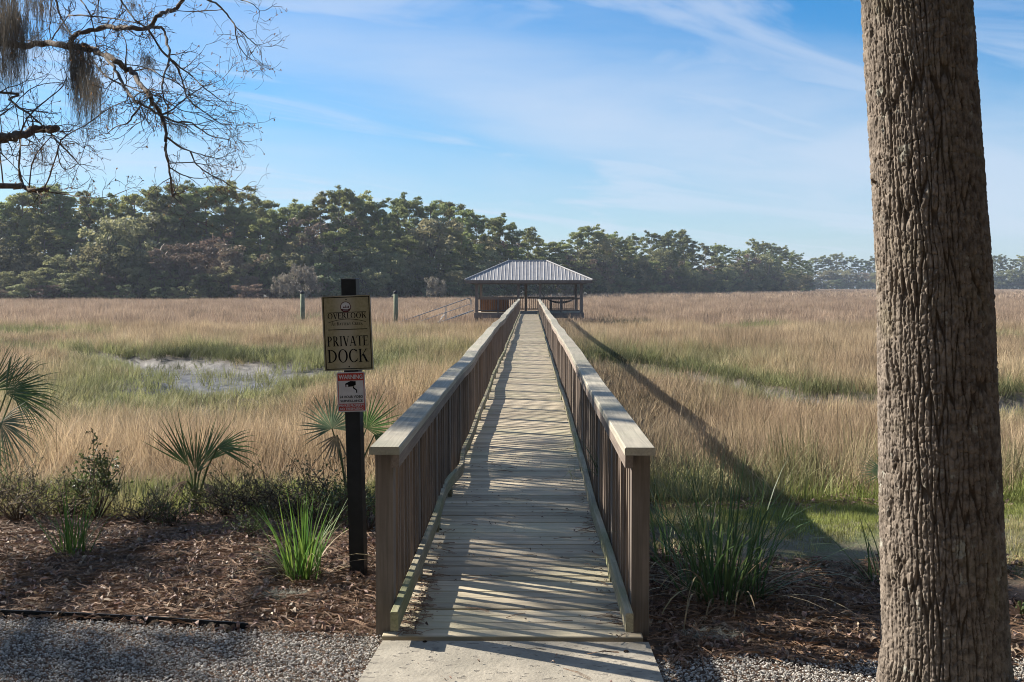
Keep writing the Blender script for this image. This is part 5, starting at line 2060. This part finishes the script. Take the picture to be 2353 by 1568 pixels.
# fallen sticks
for (pts, lab) in (([(350, 1145), (400, 1160), (455, 1180)], 'grey fallen stick on the ground before the small palmetto'),
                   ([(455, 1120), (500, 1135), (560, 1165)], 'bent grey stick right of the small palmetto'),
                   ([(335, 1348), (350, 1358), (362, 1364)], 'short pale wood chip on the litter')):
    P = []
    for px, py in pts:
        yy = 1.76 * F / (py - 659)
        for _ in range(4):
            p = at(px, py, yy)
            yy = (CAM_H - float(ground_z(p.x, yy)) - 0.03) * F / (py - 659)
        P.append(at(px, py, yy))
    o = MB().tube(P, [0.010, 0.009, 0.006], 6).build('stick', M['stick'])
    tag(o, lab, 'stick', 'fallen sticks')

# ------------------------------------------------------------------ oak with moss, upper left
def zt(x, y):
    return (x / 2.856, y / 2.856)


def dep(px, py):
    return 12.0 + 0.9 * math.sin(px * 0.013 + 0.6) + 0.7 * math.sin(py * 0.017) + 0.3 * math.sin(px * 0.05 + py * 0.03)


def P3(x, y):
    px, py = zt(x, y)
    return at(px, py, dep(px, py))


OK = thing('budding_oak', 'mostly bare budding tree reaching in with crooked limbs from the upper left', 'tree', (-9.6, 12.4, float(ground_z(-9.6, 12.4))))
okl = Vector(OK.location)
TRK = [Vector((-9.6, 12.4, -0.6)), Vector((-9.5, 12.3, 1.5)), Vector((-9.3, 12.2, 3.2)), Vector((-9.15, 12.1, 5.0)), Vector((-9.2, 12.0, 7.0)), Vector((-9.0, 12.0, 9.5))]
MB().tube([p - okl for p in TRK], [0.34, 0.27, 0.24, 0.20, 0.15, 0.06], 12).build('trunk', M['limb_bark'], OK, True)
LIMBS = [  # radius in zoom px start, end, points
    (26, 5, [(-520, 360), (0, 292), (160, 300), (300, 285), (450, 300), (560, 322), (650, 352), (760, 402), (850, 462), (920, 540), (980, 632), (1020, 692), (1060, 762), (1085, 850), (1090, 950), (1100, 1050), (1115, 1130), (1130, 1290)]),
    (17, 11, [(450, 300), (480, 250), (540, 215), (640, 190), (760, 180), (870, 185), (960, 186), (1000, 160), (1040, 100), (1100, 75), (1160, 55), (1205, -10), (1260, -90)]),
    (12, 6, [(540, 290), (640, 332), (720, 402), (770, 482), (830, 592), (880, 652), (920, 682), (1000, 722), (1060, 762)]),
    (10, 4, [(970, 186), (1060, 182), (1090, 252), (1110, 332), (1110, 402), (1080, 482), (1065, 562), (1075, 642), (1100, 702)]),
    (6, 2, [(1112, 385), (1180, 442), (1260, 500), (1330, 570), (1400, 622), (1500, 692)]),
    (8, 2.5, [(975, 200), (1060, 332), (1150, 422), (1200, 542), (1230, 642), (1290, 702), (1380, 762), (1450, 812), (1550, 822)]),
    (7, 2.5, [(1060, 762), (1150, 802), (1240, 802), (1320, 852), (1400, 900), (1500, 916)]),
    (6, 2.5, [(1060, 755), (1130, 722), (1200, 662), (1280, 602), (1350, 560)]),
    (7, 2.5, [(1090, 900), (1180, 962), (1250, 996), (1340, 1020), (1420, 1042)]),
    (5, 2.5, [(1250, 998), (1290, 1080), (1370, 1140), (1450, 1180), (1530, 1230), (1600, 1250)]),
    (5, 2, [(1112, 1100), (1200, 1150), (1300, 1172), (1390, 1160)]),
    (4, 2, [(1130, 1285), (1155, 1305), (1240, 1400)]),
    (9, 3, [(1205, -10), (1290, -40), (1370, 2), (1450, 50), (1500, 112), (1545, 172), (1600, 222), (1650, 270), (1690, 302)]),
    (5, 2, [(1540, 172), (1560, 280), (1610, 362), (1670, 402)]),
    (5, 2, [(1450, -60), (1580, 0), (1650, 22), (1705, 72)]),
    (30, 24, [(-520, 1010), (-100, 930), (0, 908), (60, 900), (150, 882), (230, 852), (300, 843), (372, 842)]),
    (8, 3, [(300, 850), (330, 872), (400, 952), (460, 1012), (522, 1082)]),
    (9, 6, [(-420, 420), (0, 602), (60, 652), (150, 722), (220, 772), (285, 835)]),
    (22, 13, [(-560, 1200), (0, 1220), (100, 1226), (200, 1246), (270, 1250), (315, 1238)]),
    (5, 2, [(290, 1255), (450, 1280), (600, 1300), (720, 1290), (830, 1250)]),
    (9, 3, [(150, 1232), (125, 1100), (130, 952), (140, 852), (200, 752), (300, 662), (400, 582), (440, 502)]),
    (6, 3, [(190, 1240), (210, 1080), (260, 982), (330, 902)]),
    (6, 2, [(290, 1245), (340, 1112), (380, 982), (420, 902), (560, 822), (700, 722), (830, 660)]),
    (7, 4, [(335, 288), (345, 250), (392, 180), (450, 102)]),
    (6, 3, [(450, 102), (560, 106), (700, 116), (800, 132), (900, 152), (965, 180)]),
    (8, 5, [(340, -80), (370, 0), (385, 82), (430, 170), (480, 245)]),
    (6, 3, [(490, -80), (530, 0), (580, 72), (620, 202), (632, 300)]),
    (5, 3, [(660, -80), (645, 0), (645, 150)]),
    (6, 3, [(350, -80), (340, 0), (326, 150), (330, 245)]),
    (7, 4, [(760, -80), (792, 0), (832, 62), (900, 142), (960, 180)]),
    (6, 2, [(925, 692), (880, 752), (830, 812), (760, 832), (700, 882)]),
    (5, 2, [(905, 670), (920, 692), (960, 782), (1015, 862)]),
    (5, 2, [(820, 480), (830, 300), (800, 220), (780, 180)]),
    (5, 2, [(830, 465), (900, 462), (980, 450), (1060, 500), (1150, 540), (1260, 620), (1360, 660), (1480, 720)]),
    (6, 2, [(560, 330), (640, 440), (720, 520), (820, 560), (950, 610), (1060, 640), (1180, 720), (1280, 740)]),
    (5, 2, [(0, 760), (80, 700), (180, 600), (260, 560), (370, 540)]),
    (5, 2, [(20, 1205), (0, 1000), (10, 860), (-10, 700)]),
    (4, 2, [(0, 1000), (100, 1100), (180, 1200)]),
    (4, 2, [(380, 985), (400, 1090), (450, 1110), (520, 1060), (560, 950)]),
]
ZP = 12.0 / F / 2.856          # metres per zoom pixel at the limbs
twigs = MB()
buds = MB()
tr_ = np.random.default_rng(77)


def twig(p, d, ln, r_, gen):
    n = 4
    pts = [p.copy()]
    dd = d.copy()
    for k in range(n):
        dd = dd + tr_.normal(0, 0.22, 3)
        dd /= np.linalg.norm(dd)
        pts.append(pts[-1] + dd * ln / n)
    twigs.tube(pts, np.linspace(r_, max(r_ * 0.5, 0.0020), n + 1), 3 if gen > 0 else 4, False)
    if gen < 2:
        for k in range(2 if gen else 3):
            j = int(tr_.integers(1, n + 1))
            q = pts[j]
            nd = dd * 0.75 + tr_.normal(0, 0.55, 3)
            nd[1] *= 0.7
            nd /= np.linalg.norm(nd)
            twig(q, nd, ln * tr_.uniform(0.4, 0.7), r_ * 0.6, gen + 1)
    if gen >= 1 and tr_.random() < 0.3:
        V, f = leaf_cloud(pts[-1], (0.015, 0.015, 0.018), 4, 0.011, tr_)
        buds.add(V, f)


for r0_, r1_, pts in LIMBS:
    Pw = [np.array(P3(x, y)) for x, y in pts]
    if pts[0][0] <= -400:
        # joins the trunk out of the frame
        zz_ = Pw[0][2]
        tx = [np.interp(zz_, [t_.z for t_ in TRK], [t_[k] for t_ in TRK]) for k in (0, 1)]
        Pw[0] = np.array([tx[0], tx[1], zz_])
    n = len(Pw)
    # smooth the polyline
    dens = []
    for i in range(n - 1):
        pm = Pw[max(i - 1, 0)]
        pn = Pw[min(i + 2, n - 1)]
        for t in np.linspace(0, 1, 4, endpoint=False):
            a, b = Pw[i], Pw[i + 1]
            m0, m1 = (b - pm) * 0.5, (pn - a) * 0.5
            t2, t3 = t * t, t ** 3
            dens.append((2 * t3 - 3 * t2 + 1) * a + (t3 - 2 * t2 + t) * m0 + (-2 * t3 + 3 * t2) * b + (t3 - t2) * m1)
    dens.append(Pw[-1])
    dens = np.array(dens)
    rr = np.linspace(r0_, r1_, len(dens)) * ZP * 1.0
    dens[1:-1] += tr_.normal(0, 1, (len(dens) - 2, 3)) * np.minimum(rr[1:-1, None] * 0.35, 0.012)
    MB().tube(dens - np.array(okl), rr * (1 + 0.12 * tr_.normal(0, 1, len(dens))), 9 if r0_ > 9 else 6).build('limb', M['limb_bark'], OK, True)
    Lw = np.linalg.norm(np.diff(dens, axis=0), axis=1).sum()
    nt_ = int(Lw * (1.4 if r0_ > 14 else 2.8))
    for _ in range(nt_):
        t = tr_.random() ** 0.75
        i = min(int(t * (len(dens) - 1)), len(dens) - 2)
        q = dens[i]
        if q[0] < -8.2:
            continue
        d0 = dens[i + 1] - dens[i]
        d0 /= np.linalg.norm(d0) + 1e-9
        side = tr_.normal(0, 1, 3)
        side[1] *= 0.8
        nd = d0 * 0.9 + side / np.linalg.norm(side) * 0.85 + np.array([0.15, 0, 0.0])
        nd /= np.linalg.norm(nd)
        twig(q, nd, tr_.uniform(0.22, 0.55), max(0.0034, min(rr[i] * 0.55, 0.007)), 0)
    if r1_ < 6:
        for _ in range(3):
            nd = d0 = dens[-1] - dens[-2]
            nd = nd / np.linalg.norm(nd) + tr_.normal(0, 0.45, 3)
            twig(dens[-1], nd / np.linalg.norm(nd), tr_.uniform(0.2, 0.4), max(0.002, rr[-1] * 0.8), 0)
for mb_, nm, mt in ((twigs, 'twigs', 'twig'), (buds, 'buds', 'bud')):
    for a in mb_.V:
        a -= np.array(okl)
    tag(mb_.build(nm, M[mt], OK), kind='stuff')

# spanish moss: curtains of thin hanging strands
def moss(label, spans, seed, dens=1.0):
    """spans: (x0, x1, ytop, ybot, weight) in the zoom's pixels"""
    r_ = np.random.default_rng(seed)
    c0 = P3((spans[0][0] + spans[0][1]) / 2, spans[0][2])
    mb = MB()
    for x0, x1, yt, yb, wt in spans:
        n = int(wt * (x1 - x0) * 2.6 * dens)
        for _ in range(n):
            u = r_.random()
            x = x0 + (x1 - x0) * u
            top = yt + r_.normal(0, 14)
            ln = (yb - yt) * (0.18 + 0.95 * r_.random() ** 0.9) * (0.75 + 0.35 * math.sin(math.pi * (0.1 + 0.8 * u)) * r_.uniform(0.6, 1.3))
            st = r_.random() * 0.45
            y0 = top + st * ln
            p0 = np.array(P3(x, y0)) + np.array([0, r_.normal(0, 0.09), 0])
            m_ = 9
            hl = ln * (1 - st) * ZP
            zs = -np.linspace(0, hl, m_)
            wx = np.cumsum(r_.normal(0, 0.010, m_))
            wy = np.cumsum(r_.normal(0, 0.010, m_))
            C = p0 + np.stack([wx, wy, zs], -1)
            wd = r_.uniform(0.0014, 0.0036) * np.linspace(1.1, 0.35, m_)
            a = r_.uniform(0, 3.14)
            W = np.array([math.cos(a), math.sin(a), 0])
            V = np.stack([C - W * wd[:, None], C + W * wd[:, None]], 1).reshape(-1, 3) - np.array(c0)
            i = np.arange(m_ - 1)[:, None] * 2
            mb.add(V, np.concatenate([i, i + 1, i + 3, i + 2], 1))
            # curly side wisps
            for _w in range(4):
                j = int(r_.integers(1, m_))
                q = C[j] - np.array(c0)
                e = q + np.array([r_.normal(0, 0.03), r_.normal(0, 0.03), -r_.uniform(0.0, 0.06)])
                mb.add([q, q + W * 0.003, e], None, [(0, 1, 2)])
    o = mb.build('spanish_moss', M['moss'])
    o.location = c0
    return tag(o, label, 'spanish moss', 'spanish moss hanging in the budding tree')


moss('long dense brown spanish moss curtain at the top left corner', [(-60, 170, 60, 560, 1.1), (-60, 120, -60, 420, 0.9), (-60, 150, 300, 660, 0.3)], 1)
moss('dark spanish moss hanging from the knot of the main limb', [(462, 510, 240, 700, 1.6), (505, 600, 310, 760, 1.3), (600, 662, 500, 760, 0.9), (480, 650, 480, 900, 0.35)], 2)
moss('ragged spanish moss at the top edge beside the dense curtain', [(170, 320, -70, 240, 0.55), (215, 262, 180, 420, 0.55)], 3)
moss('small spanish moss tuft in the middle twigs', [(935, 990, 365, 450, 0.8), (950, 975, 430, 510, 0.5)], 4)
moss('wispy spanish moss low beside the cut limb', [(240, 300, 960, 1130, 0.30), (1130, 1200, 800, 880, 0.3), (720, 745, 680, 800, 0.4)], 5)
moss('thin spanish moss strands hanging under the leaning twigs at upper left', [(405, 450, 150, 250, 0.8), (660, 690, 430, 520, 0.5), (1120, 1140, 440, 570, 0.4), (860, 900, 20, 90, 0.5)], 6)

# ------------------------------------------------------------------ evergreen oak outside the frame that shades the foreground
LO = thing('shade_oak', 'evergreen oak standing left of the view whose crown shades the near boards', 'tree', (-12.2, 12.5, float(ground_z(-12.2, 12.5))))
lol = np.array(LO.location)
r_ = np.random.default_rng(31)
MB().tube(np.array([(-12.2, 12.5, -0.8), (-12.0, 12.5, 2.5), (-11.6, 12.8, 4.6), (-11.2, 13.4, 6.4)]) - lol, [0.42, 0.34, 0.28, 0.18], 12).build('trunk', M['limb_bark'], LO, True)
lv = MB()
BL = [  # y, z, ry, rz, clusters   (on the plane x about -10.3)
    (12.7, 6.7, 1.1, 0.36, 14), (11.4, 6.8, 0.6, 0.3, 6), (14.6, 6.95, 0.6, 0.10, 4), (16.2, 7.05, 0.7, 0.06, 3), (12.4, 8.9, 0.7, 0.35, 4), (11.0, 7.5, 0.5, 0.3, 5),
    (12.6, 7.75, 0.8, 0.05, 4), (11.2, 7.75, 0.5, 0.05, 2),
    (11.8, 5.3, 0.7, 0.25, 4), (9.9, 5.0, 0.4, 0.18, 2), (8.15, 5.1, 0.30, 0.22, 4), (8.95, 5.75, 0.1, 0.08, 1), (7.4, 4.8, 0.4, 0.25, 4), (9.9, 11.6, 0.7, 0.6, 7), (10.1, 6.9, 0.3, 0.16, 2)]
for y_, z_, ry_, rz_, nc in BL:
    c0 = np.array([-10.4, y_, z_])
    lb = np.array([(-11.3, 13.2, 5.9), tuple((np.array([-11.3, 13.2, 5.9]) + c0) / 2 + r_.normal(0, 0.2, 3)), tuple(c0)])
    MB().tube(lb - lol, [0.11, 0.07, 0.03], 7, False).build('limb', M['limb_bark'], LO, True)
    for _ in range(nc):
        d = r_.normal(0, 0.5, 3)
        c_ = c0 + np.array([d[0] * 0.9, d[1] * ry_, d[2] * rz_])
        V, f = leaf_cloud(c_, (0.42, 0.42, 0.26), 210, 0.05, r_, 0.8, 1.0, 0.3)
        lv.add(V - lol, f)
lv.build('crown', M['live_leaf'], LO)

# ------------------------------------------------------------------ air
hz = MB().box(-940, 940, -80, 940, -6, 34)
m = new_mat('air')
g = G(m)
pv = g.n('ShaderNodeVolumePrincipled')
pv.inputs['Color'].default_value = (0.72, 0.83, 1.0, 1)
pv.inputs['Density'].default_value = 0.00020
pv.inputs['Anisotropy'].default_value = 0.2
om = g.n('ShaderNodeOutputMaterial')
g.l(pv.outputs[0], om.inputs['Volume'])
try:
    m.cycles.homogeneous_volume = True
except Exception:
    pass
o = hz.build('haze', m)
tag(o, 'thin pale haze over the marsh', 'haze', kind='stuff')
